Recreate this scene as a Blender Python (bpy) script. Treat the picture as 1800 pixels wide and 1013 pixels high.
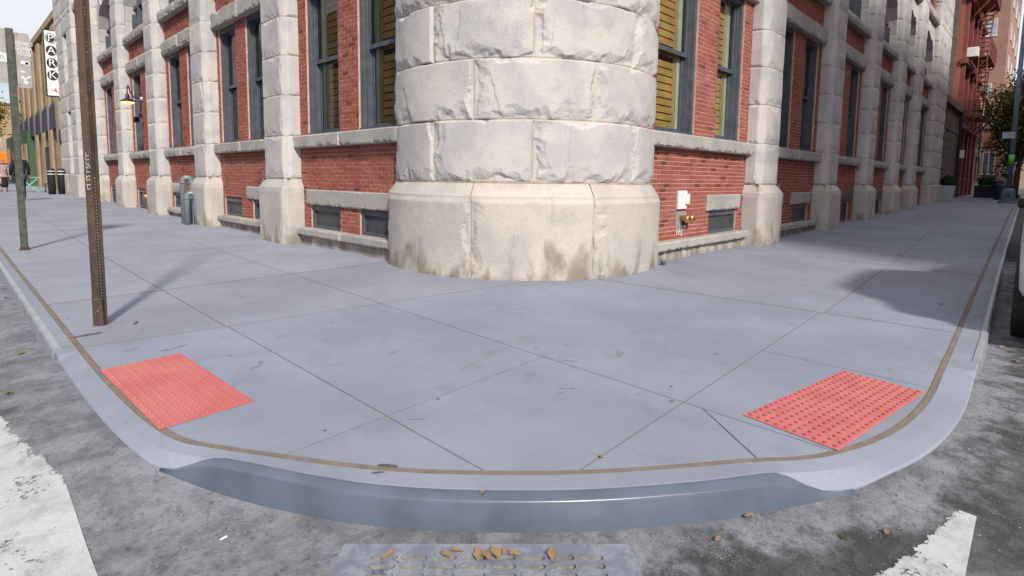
import bpy, bmesh, math, random
import numpy as np
from mathutils import Vector, Matrix
random.seed(11); np.random.seed(11)
for o in list(bpy.data.objects): bpy.data.objects.remove(o)
sc = bpy.context.scene
col = sc.collection
RAD = math.radians

# ------------------------------------------------------------------ camera
# two street vanishing points of the photo (pixels of 1800x1013) give lens and orientation
VPL, VPR, PPT = np.array([-110., 301.]), np.array([1847., 325.6]), np.array([900., 408.])
FPX = math.sqrt(-np.dot(VPL-PPT, VPR-PPT))
def _cray(p): return np.array([p[0]-PPT[0], -(p[1]-PPT[1]), -FPX])
_n = lambda v: v/np.linalg.norm(v)
_X, _Y = _n(_cray(VPR)), _n(_cray(VPL)); _Z = np.cross(_X, _Y)
ROT = np.stack([_X, _Y, _Z]); CAM = np.array([-4.545, -4.129, 1.22])
cd = bpy.data.cameras.new('camera'); cam = bpy.data.objects.new('camera', cd); col.objects.link(cam)
cd.sensor_fit = 'HORIZONTAL'; cd.sensor_width = 36; cd.lens = 36*FPX/1800
cd.shift_y = -(506.5-408)/1800; cd.clip_start = .05; cd.clip_end = 3000
M = Matrix([[*ROT[0], CAM[0]], [*ROT[1], CAM[1]], [*ROT[2], CAM[2]], [0, 0, 0, 1]])
cam.matrix_world = M; sc.camera = cam

# ------------------------------------------------------------------ light
SUN_EL = RAD(37); SUN_H = (-.45, -.893)            # the sun stands behind the camera, to the right of its back
wd = bpy.data.worlds.new('World'); sc.world = wd; wd.use_nodes = True
nt = wd.node_tree; nt.nodes.clear()
def WN(t, **k):
    n = nt.nodes.new(t)
    for a, b in k.items(): setattr(n, a, b)
    return n
sky = WN('ShaderNodeTexSky', sky_type='NISHITA', sun_disc=False)
sky.sun_elevation = SUN_EL; sky.sun_rotation = math.atan2(SUN_H[0], SUN_H[1]) % (2*math.pi)
sky.air_density = 1.0; sky.dust_density = 1.5; sky.ozone_density = 1.0
tc = WN('ShaderNodeTexCoord'); mp = WN('ShaderNodeMapping'); mp.inputs['Scale'].default_value = (1, 1, 2.2)
nz = WN('ShaderNodeTexNoise'); nz.inputs['Scale'].default_value = 2.3; nz.inputs['Detail'].default_value = 7; nz.inputs['Roughness'].default_value = .58
cr = WN('ShaderNodeValToRGB'); cr.color_ramp.elements[0].position = .34; cr.color_ramp.elements[1].position = .52
mx = WN('ShaderNodeMix', data_type='RGBA'); mx.inputs['B'].default_value = (7.6, 7.8, 8.4, 1)
bg = WN('ShaderNodeBackground'); bg.inputs['Strength'].default_value = .086
wo = WN('ShaderNodeOutputWorld')
L = nt.links.new
L(tc.outputs['Generated'], mp.inputs['Vector']); L(mp.outputs['Vector'], nz.inputs['Vector']); L(nz.outputs['Fac'], cr.inputs['Fac'])
L(cr.outputs['Color'], mx.inputs['Factor']); L(sky.outputs['Color'], mx.inputs['A']); L(mx.outputs['Result'], bg.inputs['Color']); L(bg.outputs['Background'], wo.inputs['Surface'])
sl = bpy.data.lights.new('sun', 'SUN'); sl.energy = 3.1; sl.angle = RAD(5); sl.color = (1, .95, .87)
so = bpy.data.objects.new('sun', sl); col.objects.link(so)
ch = math.cos(SUN_EL)
so.rotation_euler = Vector((SUN_H[0]*ch, SUN_H[1]*ch, math.sin(SUN_EL))).to_track_quat('Z', 'Y').to_euler()
so.location = (-20, -30, 30)
vs = sc.view_settings; vs.view_transform = 'Standard'; vs.look = 'None'; vs.exposure = 0.42; vs.gamma = 1; vs.use_curve_mapping = False
sc.render.engine = 'CYCLES'

# ------------------------------------------------------------------ numpy noise
def _hash(ix, iy, seed):
    h = (ix.astype(np.int64)*374761393 + iy.astype(np.int64)*668265263 + seed*974634777) & 0xffffffff
    h = ((h ^ (h >> 13))*1274126177) & 0xffffffff
    return ((h ^ (h >> 16)) & 0xffff)/32767.5 - 1
def vnoise(x, y, seed=0):
    x = np.asarray(x, float); y = np.asarray(y, float) + 0*x; x = x + 0*y
    ix, iy = np.floor(x), np.floor(y); fx, fy = x-ix, y-iy
    fx = fx*fx*(3-2*fx); fy = fy*fy*(3-2*fy)
    a, b, c, d = (_hash(ix+i, iy+j, seed) for i, j in ((0, 0), (1, 0), (0, 1), (1, 1)))
    return (a*(1-fx)+b*fx)*(1-fy) + (c*(1-fx)+d*fx)*fy
def fbm(x, y, seed=0, oct=4):
    r = 0; a = 1; t = 0
    for k in range(oct): r = r + a*vnoise(x*2**k, y*2**k, seed+k*17); t += a; a *= .5
    return r/t
def sstep(a, b, x): t = np.clip((x-a)/(b-a), 0, 1); return t*t*(3-2*t)

# ------------------------------------------------------------------ materials
MAT = {}
class NT:
    def __init__(s, name):
        s.m = bpy.data.materials.new(name); s.m.use_nodes = True; s.t = s.m.node_tree; s.b = s.t.nodes['Principled BSDF']; MAT[name] = s.m
        s.co = s.n('ShaderNodeTexCoord').outputs['Object']
        g = s.n('ShaderNodeNewGeometry'); s.pos = g.outputs['Position']; s.isl = g.outputs['Random Per Island']
    def n(s, t, **k):
        n = s.t.nodes.new(t)
        for a, b in k.items(): setattr(n, a, b)
        return n
    def l(s, a, b): s.t.links.new(a, b)
    def noise(s, scale, detail=4, rough=.55, vec=None, stretch=None, dist=0):
        n = s.n('ShaderNodeTexNoise'); n.inputs['Scale'].default_value = scale; n.inputs['Detail'].default_value = detail; n.inputs['Roughness'].default_value = rough; n.inputs['Distortion'].default_value = dist
        v = vec or s.pos
        if stretch:
            m = s.n('ShaderNodeMapping'); m.inputs['Scale'].default_value = stretch; s.l(v, m.inputs['Vector']); v = m.outputs['Vector']
        s.l(v, n.inputs['Vector']); return n.outputs['Fac']
    def ramp(s, fac, a, b, ca=0., cb=1.):
        r = s.n('ShaderNodeMapRange', interpolation_type='SMOOTHSTEP'); r.inputs['From Min'].default_value = a; r.inputs['From Max'].default_value = b
        r.inputs['To Min'].default_value = ca; r.inputs['To Max'].default_value = cb; s.l(fac, r.inputs['Value']); return r.outputs['Result']
    def mix(s, fac, a, b, mode='MIX'):
        m = s.n('ShaderNodeMix', data_type='RGBA', blend_type=mode)
        for v, i in ((fac, 'Factor'), (a, 'A'), (b, 'B')):
            if hasattr(v, 'links'): s.l(v, m.inputs[i])
            elif i == 'Factor': m.inputs[i].default_value = v
            else: m.inputs[i].default_value = (*v[:3], 1)
        return m.outputs['Result']
    def math(s, op, a, b=0.):
        m = s.n('ShaderNodeMath', operation=op)
        for v, i in ((a, 0), (b, 1)):
            if hasattr(v, 'links'): s.l(v, m.inputs[i])
            else: m.inputs[i].default_value = v
        return m.outputs[0]
    def sep(s, v): x = s.n('ShaderNodeSeparateXYZ'); s.l(v, x.inputs[0]); return x.outputs
    def out(s, c, rough=.8, bump=None, bstr=.3, bdist=.01, metal=0, spec=.5):
        if hasattr(c, 'links'): s.l(c, s.b.inputs['Base Color'])
        else: s.b.inputs['Base Color'].default_value = (*c[:3], 1)
        if hasattr(rough, 'links'): s.l(rough, s.b.inputs['Roughness'])
        else: s.b.inputs['Roughness'].default_value = rough
        s.b.inputs['Metallic'].default_value = metal; s.b.inputs['Specular IOR Level'].default_value = spec
        if bump is not None:
            b = s.n('ShaderNodeBump'); b.inputs['Strength'].default_value = bstr; b.inputs['Distance'].default_value = bdist
            s.l(bump, b.inputs['Height']); s.l(b.outputs['Normal'], s.b.inputs['Normal'])
        return s.m
def simple(name, c, rough=.6, var=.25, scale=6, metal=0, bump=.15, bscale=60, spec=.5):
    t = NT(name); f = t.noise(scale, 5)
    d = [v*(1-var) for v in c]; e = [min(1, v*(1+var)) for v in c]
    return t.out(t.mix(t.ramp(f, .3, .7), d, e), rough, t.noise(bscale, 3), bump, .003, metal, spec)

def stone_mat(name, base, grey, tan, stain=False):
    t = NT(name)
    a = t.noise(1.7, 5, .6); b = t.noise(4.5, 6, .65, dist=.6); f = t.noise(55, 4, .7)
    oi = t.n('ShaderNodeObjectInfo').outputs['Random']
    c = t.mix(t.ramp(a, .42, .62), base, grey)
    c = t.mix(t.ramp(b, .57, .75, 0, .55), c, tan)
    c = t.mix(t.ramp(oi, 0, 1, 0, .4), c, grey)
    c = t.mix(t.ramp(f, .42, .72, 0, .42), c, [v*.6 for v in base])
    streak = t.noise(2.2, 5, .6, stretch=(3, 3, .5))
    c = t.mix(t.ramp(streak, .6, .78, 0, .35), c, [v*.55 for v in grey])
    if stain:
        z = t.sep(t.pos)[2]
        s = t.noise(2.4, 6, .6, stretch=(1.6, 1.6, .7), dist=.4)
        lev = t.math('ADD', z, t.math('MULTIPLY', s, -2.1))      # splash and rust stains rise from the pavement in uneven tongues
        c = t.mix(t.ramp(lev, -1.22, -.72, .72, 0), c, (.19, .15, .105))
    bp = t.math('ADD', t.math('MULTIPLY', t.noise(22, 9, .75), .9), t.math('MULTIPLY', t.noise(120, 4), .4))
    t.out(c, .86, bp, .55, .016, spec=.25)
stone_mat('stone', (.615, .58, .55), (.47, .455, .465), (.57, .47, .36))
stone_mat('stone_plinth', (.57, .52, .47), (.46, .43, .415), (.53, .43, .31), True)
stone_mat('stone_trim', (.46, .435, .40), (.36, .345, .33), (.44, .37, .28))
simple('mortar_stone', (.52, .42, .31), .95, .2, 8, bump=.4)
def brick_mat(name, c1, c2, c3):
    t = NT(name); r = t.isl; oi = t.n('ShaderNodeObjectInfo').outputs['Random']
    k = t.math('FRACT', t.math('ADD', r, oi))
    c = t.mix(t.ramp(k, .0, .8), c1, c2); c = t.mix(t.ramp(k, .9, .97), c, c3)
    f = t.noise(42, 4); c = t.mix(t.ramp(f, .35, .75, 0, .4), c, [v*.68 for v in c1])
    w = t.noise(1.3, 5, .6); c = t.mix(t.ramp(w, .5, .72, 0, .3), c, (.42, .20, .17))
    t.out(c, .88, t.noise(120, 4), .35, .003, spec=.25)
brick_mat('brick', (.30, .088, .066), (.36, .118, .090), (.165, .050, .040))
brick_mat('brick_tan', (.36, .255, .15), (.43, .31, .19), (.24, .16, .09))
brick_mat('brick_brown', (.13, .095, .075), (.20, .15, .115), (.07, .05, .04))
simple('mortar', (.56, .37, .305), .95, .15, 9, bump=.4)
simple('mortar_tan', (.30, .23, .16), .95, .15, 9, bump=.4)
def tex_brick(name, c1, c2, mo, sc_=1.0, rot=0):
    t = NT(name); b = t.n('ShaderNodeTexBrick'); b.inputs['Color1'].default_value = (*c1, 1); b.inputs['Color2'].default_value = (*c2, 1); b.inputs['Mortar'].default_value = (*mo, 1)
    b.inputs['Scale'].default_value = 1; b.inputs['Brick Width'].default_value = .215*sc_; b.inputs['Row Height'].default_value = .075*sc_; b.inputs['Mortar Size'].default_value = .008
    p = t.sep(t.pos); cb = t.n('ShaderNodeCombineXYZ'); t.l(t.math('ADD', p[0], p[1]), cb.inputs[0]); t.l(p[2], cb.inputs[1]); t.l(cb.outputs[0], b.inputs['Vector'])
    w = t.noise(.9, 5, .6); c = t.mix(t.ramp(w, .4, .7, 0, .45), b.outputs['Color'], [v*.6 for v in c1])
    t.out(c, .9, b.outputs['Fac'], -.3, .01, spec=.2)
tex_brick('far_brick_red', (.32, .085, .062), (.37, .11, .08), (.33, .2, .16))
tex_brick('far_brick_dark', (.15, .11, .085), (.21, .16, .125), (.11, .09, .075))
tex_brick('far_brick_tower', (.34, .185, .145), (.38, .21, .165), (.36, .25, .2))
tex_brick('far_brick_tan', (.40, .29, .18), (.46, .34, .215), (.33, .26, .19))
tex_brick('far_brick_orange', (.42, .15, .09), (.46, .19, .11), (.4, .25, .18))
simple('brown_stucco', (.17, .105, .09), .9, .2, 3)
simple('red_trim', (.21, .055, .042), .6, .25, 5)
simple('tan_stucco', (.38, .29, .21), .9, .2, 3)
simple('frame_grey', (.083, .092, .115), .42, .18, 7, spec=.5)
simple('frame_dark', (.03, .032, .038), .5, .2, 7)
simple('shutter_tan_lit', (.50, .33, .125), .6, .18, 3)  # tan wood, base colour raised in place of light falling on the shutters
simple('casing_green', (.50, .56, .47), .6, .1, 4)
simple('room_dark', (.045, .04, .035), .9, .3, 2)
simple('curtain', (.55, .54, .5), .9, .12, 9)
simple('white_frame', (.7, .7, .7), .5, .1, 5)
simple('steel_blue', (.098, .122, .160), .30, .14, 5, .0, .12, 40, .7)
simple('steel_bright', (.42, .44, .49), .38, .12, 5, .35, .08, 60, .6)
simple('galv', (.36, .36, .35), .45, .18, 9, .25)
simple('sign_back', (.40, .385, .355), .5, .12, 5, .1)
simple('sticker_white', (.82, .82, .82), .5, .12, 30)
simple('post_green', (.078, .088, .070), .55, .35, 14)
simple('pipe_grey', (.17, .195, .215), .32, .15, 8, .0, .15, 40, .6)
simple('black_metal', (.018, .018, .02), .4, .3, 8)
simple('sign_white', (.78, .78, .78), .45, .06, 3)
simple('sign_black', (.02, .02, .022), .5, .2, 5)
simple('sign_red', (.75, .035, .035), .45, .1, 5)
simple('brass', (.72, .42, .17), .28, .2, 12, .9)
simple('plastic_white', (.78, .78, .76), .5, .06, 5)
simple('pole_blue', (.10, .15, .20), .45, .2, 5)
simple('green_tape', (.16, .62, .08), .6, .1, 8)
simple('tyre', (.012, .012, .013), .75, .3, 20)
simple('rim', (.32, .32, .33), .3, .15, 9, .8)
simple('car_white', (.62, .63, .65), .22, .04, 3, 0, .02, 20, .6)
simple('car_dark', (.02, .023, .03), .2, .1, 3, 0, .02, 20, .6)
simple('plastic_black', (.02, .02, .021), .6, .2, 9)
simple('light_red', (.4, .02, .015), .2, .1, 9)
simple('light_clear', (.7, .7, .72), .15, .05, 9)
simple('mint', (.28, .56, .44), .5, .12, 6)
simple('storefront_green', (.055, .105, .05), .6, .15, 4)
simple('awning_blue', (.035, .04, .085), .7, .25, 4)
simple('bark', (.075, .055, .04), .95, .4, 12, bump=.8, bscale=30)
simple('skin', (.45, .27, .19), .6, .08, 9)
simple('hair', (.02, .015, .012), .7, .2, 30)
simple('jacket_navy', (.012, .014, .022), .85, .25, 9)
simple('jeans', (.022, .026, .055), .85, .25, 9)
simple('cloth_pink', (.36, .25, .25), .85, .35, 14)
simple('cloth_black', (.012, .011, .013), .85, .3, 9)
simple('shoe', (.03, .03, .03), .6, .2, 9)
simple('orange', (.85, .22, .02), .5, .1, 8)
simple('bin_blue', (.012, .028, .055), .45, .3, 6)
simple('cardboard', (.38, .27, .17), .9, .25, 6)
simple('planter_grey', (.42, .46, .50), .6, .1, 5)
simple('stoop_dark', (.018, .02, .026), .6, .2, 5)
simple('dirt', (.20, .16, .135), .95, .15, 9, bump=.6)
simple('silt', (.235, .225, .195), .95, .3, 30, bump=.8, bscale=90)
simple('stone_chip', (.19, .18, .17), .9, .6, 40)
def leafmat(name, a, b):
    t = NT(name); c = t.mix(t.isl, a, b); t.out(c, .6, t.noise(40, 3), .2, .003, spec=.3)
leafmat('leaf_dry', (.22, .13, .07), (.34, .22, .125))
leafmat('leaf_yellow', (.30, .21, .025), (.10, .12, .02))
leafmat('leaf_green', (.035, .065, .015), (.16, .15, .03))
leafmat('leaf_bush', (.02, .06, .015), (.05, .12, .025))
# lamp light
t = NT('lamp_glow'); t.b.inputs['Emission Color'].default_value = (1, .55, .22, 1); t.b.inputs['Emission Strength'].default_value = 1.5; t.out((.9, .6, .35), .5)
t = NT('tail_glow'); t.b.inputs['Emission Color'].default_value = (1, .16, .04, 1); t.b.inputs['Emission Strength'].default_value = 1.6; t.out((.8, .1, .05), .4)
# glass: clear sheet that reflects by Fresnel
def glass(name, tint, refl):
    t = NT(name); nt_ = t.t; tr = t.n('ShaderNodeBsdfTransparent'); tr.inputs['Color'].default_value = (*tint, 1)
    gl = t.n('ShaderNodeBsdfGlossy'); gl.inputs['Roughness'].default_value = .015; gl.inputs['Color'].default_value = (.95, .97, 1, 1)
    fr = t.n('ShaderNodeFresnel'); fr.inputs['IOR'].default_value = refl
    bm_ = t.n('ShaderNodeBump'); bm_.inputs['Strength'].default_value = .05; bm_.inputs['Distance'].default_value = .01; t.l(t.noise(2.5, 2), bm_.inputs['Height']); t.l(bm_.outputs[0], gl.inputs['Normal'])
    m = t.n('ShaderNodeMixShader'); t.l(fr.outputs[0], m.inputs[0]); t.l(tr.outputs[0], m.inputs[1]); t.l(gl.outputs[0], m.inputs[2])
    t.l(m.outputs[0], nt_.nodes['Material Output'].inputs['Surface'])
glass('glass', (.9, .93, .9), 1.38)
glass('glass_dark', (.35, .38, .38), 1.6)
simple('pane_dull', (.06, .064, .07), .45, .2, 4)
simple('glass_far', (.10, .125, .145), .08, .3, 2, 0, .02, 9, .8)
simple('glass_blind', (.32, .42, .46), .25, .2, 2, 0, .02, 9, .6)
# rusty brown post
t = NT('rust'); a = t.noise(9, 7, .65, stretch=(1, 1, .35)); c = t.mix(t.ramp(a, .38, .62), (.040, .029, .023), (.080, .048, .032)); c = t.mix(t.ramp(t.noise(30, 5), .6, .72, 0, .8), c, (.20, .12, .075)); t.out(c, .7, t.noise(80, 5), .5, .003)
# tactile paving
def pad_mat(name, c0, c1):
    t = NT(name); c = t.mix(t.ramp(t.noise(3, 5), .35, .65), c0, c1); c = t.mix(t.ramp(t.noise(70, 4), .62, .75, 0, .5), c, [v*.5 for v in c0]); c = t.mix(t.ramp(t.noise(7, 6, .7), .6, .75, 0, .25), c, (.5, .35, .34)); t.out(c, .75, t.noise(260, 3), .3, .002, spec=.3)
pad_mat('tactile_red', (.50, .140, .138), (.55, .175, .168))
pad_mat('dome_red', (.33, .065, .065), (.40, .085, .085))
# concrete paving
def concrete(name, base):
    t = NT(name); oi = t.n('ShaderNodeObjectInfo')
    c = t.mix(t.ramp(t.noise(.8, 6, .6), .35, .65), [v*.90 for v in base], [v*1.07 for v in base])
    c = t.mix(t.ramp(t.noise(3.4, 6, .68, dist=.4), .52, .72, 0, .36), c, [v*.66 for v in base])
    c = t.mix(t.ramp(t.noise(5, 5, .6, stretch=(1, 3, 1)), .6, .74, 0, .25), c, (base[0]*1.12, base[1]*1.12, base[2]*1.1))
    c = t.mix(t.ramp(t.noise(1.6, 4, .6, dist=.8), .64, .72, 0, .45), c, (.21, .195, .185))
    c = t.mix(t.ramp(t.noise(170, 3), .58, .72, 0, .3), c, [v*.6 for v in base])
    spot = t.n('ShaderNodeTexVoronoi'); spot.inputs['Scale'].default_value = 2.6; t.l(t.pos, spot.inputs['Vector'])
    c = t.mix(t.ramp(spot.outputs['Distance'], .035, .06, .6, 0), c, (.10, .095, .09))
    c = t.mix(1.0, c, oi.outputs['Color'], 'MULTIPLY')
    bp = t.math('ADD', t.noise(220, 4), t.math('MULTIPLY', t.noise(12, 5), .8))
    t.out(c, .82, bp, .28, .004, spec=.3)
concrete('concrete', (.262, .283, .348))
concrete('kerb_concrete', (.265, .287, .345))
# asphalt with a worn pale concrete gutter
t = NT('asphalt'); at = t.n('ShaderNodeAttribute', attribute_name='gut').outputs['Fac']
big = t.noise(.7, 7, .66, dist=.1); med = t.noise(4.5, 9, .74, dist=.1); fine = t.noise(38, 6, .75); grit = t.noise(170, 3, .7)
dark = t.mix(t.ramp(med, .35, .65), (.05, .05, .055), (.135, .135, .145))
pale = t.mix(t.ramp(med, .35, .65), (.145, .149, .166), (.285, .291, .32))
g = t.math('ADD', at, t.math('ADD', t.math('MULTIPLY', t.math('SUBTRACT', big, .5), .9), t.math('MULTIPLY', t.math('SUBTRACT', med, .5), 1.5)))
c = t.mix(t.ramp(g, .3, .72), dark, pale)
c = t.mix(t.ramp(fine, .52, .68, 0, .6), c, (.055, .052, .05)); c = t.mix(t.ramp(grit, .6, .72, 0, .55), c, (.36, .35, .34))
c = t.mix(t.ramp(t.noise(2.6, 8, .75, dist=.15), .58, .70, 0, .7), c, (.05, .046, .044))
c = t.mix(t.ramp(t.noise(1.1, 5, .6), .64, .76, 0, .4), c, (.19, .125, .075))
t.out(c, .85, t.math('ADD', t.noise(120, 5, .7), t.math('MULTIPLY', med, 1.2)), .65, .010, spec=.3)
# worn road paint: flakes off in patches
t = NT('road_paint'); at = t.n('ShaderNodeAttribute', attribute_name='edge').outputs['Fac']
w = t.math('ADD', t.math('MULTIPLY', t.noise(5, 8, .7, dist=.6), .75), t.math('MULTIPLY', t.noise(60, 4, .7), .35)); w = t.math('ADD', w, t.math('MULTIPLY', at, -.5))
c = t.mix(t.ramp(t.noise(8, 6, .7), .4, .7), (.50, .50, .51), (.36, .36, .37)); c = t.mix(t.ramp(t.noise(130, 3), .55, .7, 0, .4), c, (.24, .24, .24)); c = t.mix(t.ramp(t.noise(4, 7, .7, dist=.7), .58, .68, 0, .5), c, (.2, .2, .205))
t.out(c, .7, t.noise(90, 4), .4, .004)
tr = t.n('ShaderNodeBsdfTransparent'); m = t.n('ShaderNodeMixShader'); t.l(t.ramp(w, .42, .475), m.inputs[0]); t.l(tr.outputs[0], m.inputs[1]); t.l(t.b.outputs[0], m.inputs[2]); t.l(m.outputs[0], t.t.nodes['Material Output'].inputs['Surface'])

# ------------------------------------------------------------------ mesh helpers
ID = lambda u, d, z: (u, d, z)
class MB:
    def __init__(s, f=None): s.v = []; s.f = []; s.map = f
    def add(s, v, f):
        o = len(s.v); s.v += [tuple(p) for p in v]; s.f += [tuple(i+o for i in q) for q in f]; return s
    def box(s, a, b, skip=()):
        x0, y0, z0 = a; x1, y1, z1 = b
        v = [(x0, y0, z0), (x1, y0, z0), (x1, y1, z0), (x0, y1, z0), (x0, y0, z1), (x1, y0, z1), (x1, y1, z1), (x0, y1, z1)]
        f = [(0, 3, 2, 1), (4, 5, 6, 7), (0, 1, 5, 4), (1, 2, 6, 5), (2, 3, 7, 6), (3, 0, 4, 7)]
        return s.add(v, [q for i, q in enumerate(f) if i not in skip])
    def hexa(s, lo, hi):       # two loops of equal length
        n = len(lo); f = [tuple(range(n))[::-1], tuple(range(n, 2*n))] + [(i, (i+1) % n, n+(i+1) % n, n+i) for i in range(n)]
        return s.add(list(lo)+list(hi), f)
    def tube(s, path, r, n=8, cap=True):
        P = [Vector(p) for p in path]; R_ = r if isinstance(r, (list, tuple)) else [r]*len(P); up = None; v = []; f = []
        for i, p in enumerate(P):
            d = (P[min(i+1, len(P)-1)]-P[max(i-1, 0)]).normalized()
            if up is None: up = d.orthogonal().normalized()
            up = (up-d*up.dot(d)).normalized(); w = d.cross(up)
            for k in range(n): a = 2*math.pi*k/n; v.append(p+(up*math.cos(a)+w*math.sin(a))*R_[i])
        for i in range(len(P)-1):
            for k in range(n): f.append((i*n+k, i*n+(k+1) % n, (i+1)*n+(k+1) % n, (i+1)*n+k))
        if cap: f += [tuple(range(n))[::-1], tuple(range((len(P)-1)*n, len(P)*n))]
        return s.add(v, f)
    def lathe(s, c, prof, n=16, axis='z'):
        v = []; f = []
        for r, h in prof:
            for k in range(n):
                a = 2*math.pi*k/n; q = (r*math.cos(a), r*math.sin(a), h)
                if axis == 'y': q = (q[0], q[2], q[1])
                if axis == 'x': q = (q[2], q[0], q[1])
                v.append((c[0]+q[0], c[1]+q[1], c[2]+q[2]))
        for i in range(len(prof)-1):
            for k in range(n): f.append((i*n+k, i*n+(k+1) % n, (i+1)*n+(k+1) % n, (i+1)*n+k))
        f += [tuple(range(n))[::-1], tuple(range((len(prof)-1)*n, len(prof)*n))]
        return s.add(v, f)
    def mesh(s, name):
        me = bpy.data.meshes.new(name); v = [s.map(*p) for p in s.v] if s.map else s.v
        me.from_pydata([tuple(p) for p in v], [], s.f); me.update(); return me
    def build(s, name, mat, parent=None, smooth=False, bevel=0, fix=True):
        me = s.mesh(name)
        if fix:
            b = bmesh.new(); b.from_mesh(me); bmesh.ops.recalc_face_normals(b, faces=b.faces); b.to_mesh(me); b.free()
        return link(name, me, mat, parent, smooth, bevel)
def link(name, me, mat, parent=None, smooth=False, bevel=0):
    o = bpy.data.objects.new(name, me); col.objects.link(o)
    if mat and not me.materials: me.materials.append(MAT[mat])
    if smooth: me.polygons.foreach_set('use_smooth', [True]*len(me.polygons))
    if bevel:
        m = o.modifiers.new('bevel', 'BEVEL'); m.width = bevel; m.segments = 2; m.limit_method = 'ANGLE'
    if parent: o.parent = parent
    return o
def tag(o, label=None, cat=None, group=None, kind=None):
    if label: o['label'] = label
    if cat: o['category'] = cat
    if group: o['group'] = group
    if kind: o['kind'] = kind
    return o
def empty(name, loc=(0, 0, 0), label=None, cat=None, group=None, rz=0):
    o = bpy.data.objects.new(name, None); col.objects.link(o); o.location = loc; o.rotation_euler[2] = rz; o.empty_display_size = .2
    return tag(o, label, cat, group)
def text_mesh(s, size, ext=.002):
    cu = bpy.data.curves.new('t', 'FONT'); cu.body = s; cu.size = size; cu.extrude = ext; cu.align_x = 'CENTER'; cu.align_y = 'CENTER'
    o = bpy.data.objects.new('t', cu); col.objects.link(o); dg = bpy.context.evaluated_depsgraph_get(); dg.update()
    me = bpy.data.meshes.new_from_object(o.evaluated_get(dg)); bpy.data.objects.remove(o); bpy.data.curves.remove(cu); return me

# ------------------------------------------------------------------ ground heights
def rise(x, y): return np.minimum(.0135*np.maximum(0, np.asarray(x)-5.25), .42) + np.minimum(.008*np.maximum(0, np.asarray(y)-5.75), .34)
RAMPS = ((-4.05, -.35), (-.85, -3.87))
def road_z(x, y):
    x = np.asarray(x, float); y = np.asarray(y, float); w = 0
    for (rx, ry), ax in zip(RAMPS, (0, 1)):
        al, pe = (y-ry, x-rx) if ax == 0 else (x-rx, y-ry)
        w = w + (1-sstep(.8, 1.6, np.abs(al)))*(1-sstep(.0, .9, np.abs(pe)-.05))
    return rise(x, y) - .115 + .077*np.clip(w, 0, 1)

# ------------------------------------------------------------------ kerb line (joint between paving and kerb), seen from above
JP = [(-3.945, 60, .118, 0), (-3.945, 30, .118, 0), (-3.945, 12, .118, 0), (-3.945, 6, .118, 0), (-3.945, 3, .118, 0), (-3.945, 1.6, .118, 0), (-3.945, .7, .118, 0), (-3.945, .3, .116, 0), (-3.935, -.4, .116, 0),
      (-3.905, -1.0, .12, 0), (-3.85, -1.34, .13, 0), (-3.75, -1.54, .14, .6), (-3.647, -1.715, .15, 1), (-3.433, -2.068, .18, 1), (-3.23, -2.34, .195, 1), (-2.968, -2.621, .20, 1), (-2.72, -2.85, .20, 1),
      (-2.413, -3.09, .195, 1), (-2.15, -3.28, .18, .9), (-1.97, -3.43, .165, .3), (-1.82, -3.52, .16, 0), (-1.506, -3.635, .155, 0), (-1.135, -3.705, .15, 0), (-.64, -3.735, .15, 0), (.013, -3.72, .155, 0), (.5, -3.71, .16, 0), (1.2, -3.69, .165, 0), (2.264, -3.66, .165, 0), (4.7, -3.59, .165, 0), (10, -3.46, .165, 0), (20, -3.24, .165, 0), (31, -3.0, .165, 0), (45, -2.75, .165, 0), (60, -2.6, .165, 0)]
def catmull(P, step=.05):
    P = np.array(P, float); out = []
    for i in range(len(P)-1):
        p0, p1, p2, p3 = P[max(i-1, 0)], P[i], P[i+1], P[min(i+2, len(P)-1)]
        d = np.linalg.norm(p2[:2]-p1[:2]); n = max(2, min(40, int(d/step)))
        m1 = (p2-p0)*d/max(1e-6, np.linalg.norm((p1-p0)[:2])+d); m2 = (p3-p1)*d/max(1e-6, np.linalg.norm((p3-p2)[:2])+d)
        for k in range(n):
            t_ = k/n; out.append((2*t_**3-3*t_**2+1)*p1+(t_**3-2*t_**2+t_)*m1+(-2*t_**3+3*t_**2)*p2+(t_**3-t_**2)*m2)
    out.append(P[-1]); return np.array(out)
KC = catmull(JP); tg = np.gradient(KC[:, :2], axis=0); tg /= np.linalg.norm(tg, axis=1)[:, None]
KN = np.stack([tg[:, 1], -tg[:, 0]], 1)                     # outward, towards the road
KW = KC[:, 2]; KB = np.clip(KC[:, 3], 0, 1)
KO = KC[:, :2]+KN*KW[:, None]

# ------------------------------------------------------------------ road
def axis_pts(c):
    return np.unique(np.round(np.concatenate([np.arange(-6.2, 3.0, .07), np.arange(3, 12, .35), np.arange(12, 64, 3.), [80, 120, 200, 400, 900], -np.array([6.4, 7, 8, 10, 13, 17, 23, 30, 45, 70, 120, 250, 600])]), 3))
ax = axis_pts(0); XX, YY = np.meshgrid(ax, ax, indexing='ij'); nv = len(ax)
ZZ = road_z(XX, YY) + np.where((np.abs(XX) < 7) & (np.abs(YY) < 7), .004*fbm(XX*1.7, YY*1.7, 3)+.0018*fbm(XX*9, YY*9, 8), 0)
idx = np.arange(nv*nv).reshape(nv, nv)
q = np.stack([idx[:-1, :-1], idx[1:, :-1], idx[1:, 1:], idx[:-1, 1:]], -1).reshape(-1, 4)
me = bpy.data.meshes.new('road'); me.from_pydata(np.stack([XX, YY, ZZ], -1).reshape(-1, 3).tolist(), [], q.tolist())
xy = np.stack([XX, YY], -1).reshape(-1, 2); gut = np.zeros(len(xy)); near = np.where((np.abs(xy) < 8).all(1))[0]
kk = KO[(np.abs(KO) < 9).all(1)][::2]
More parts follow.
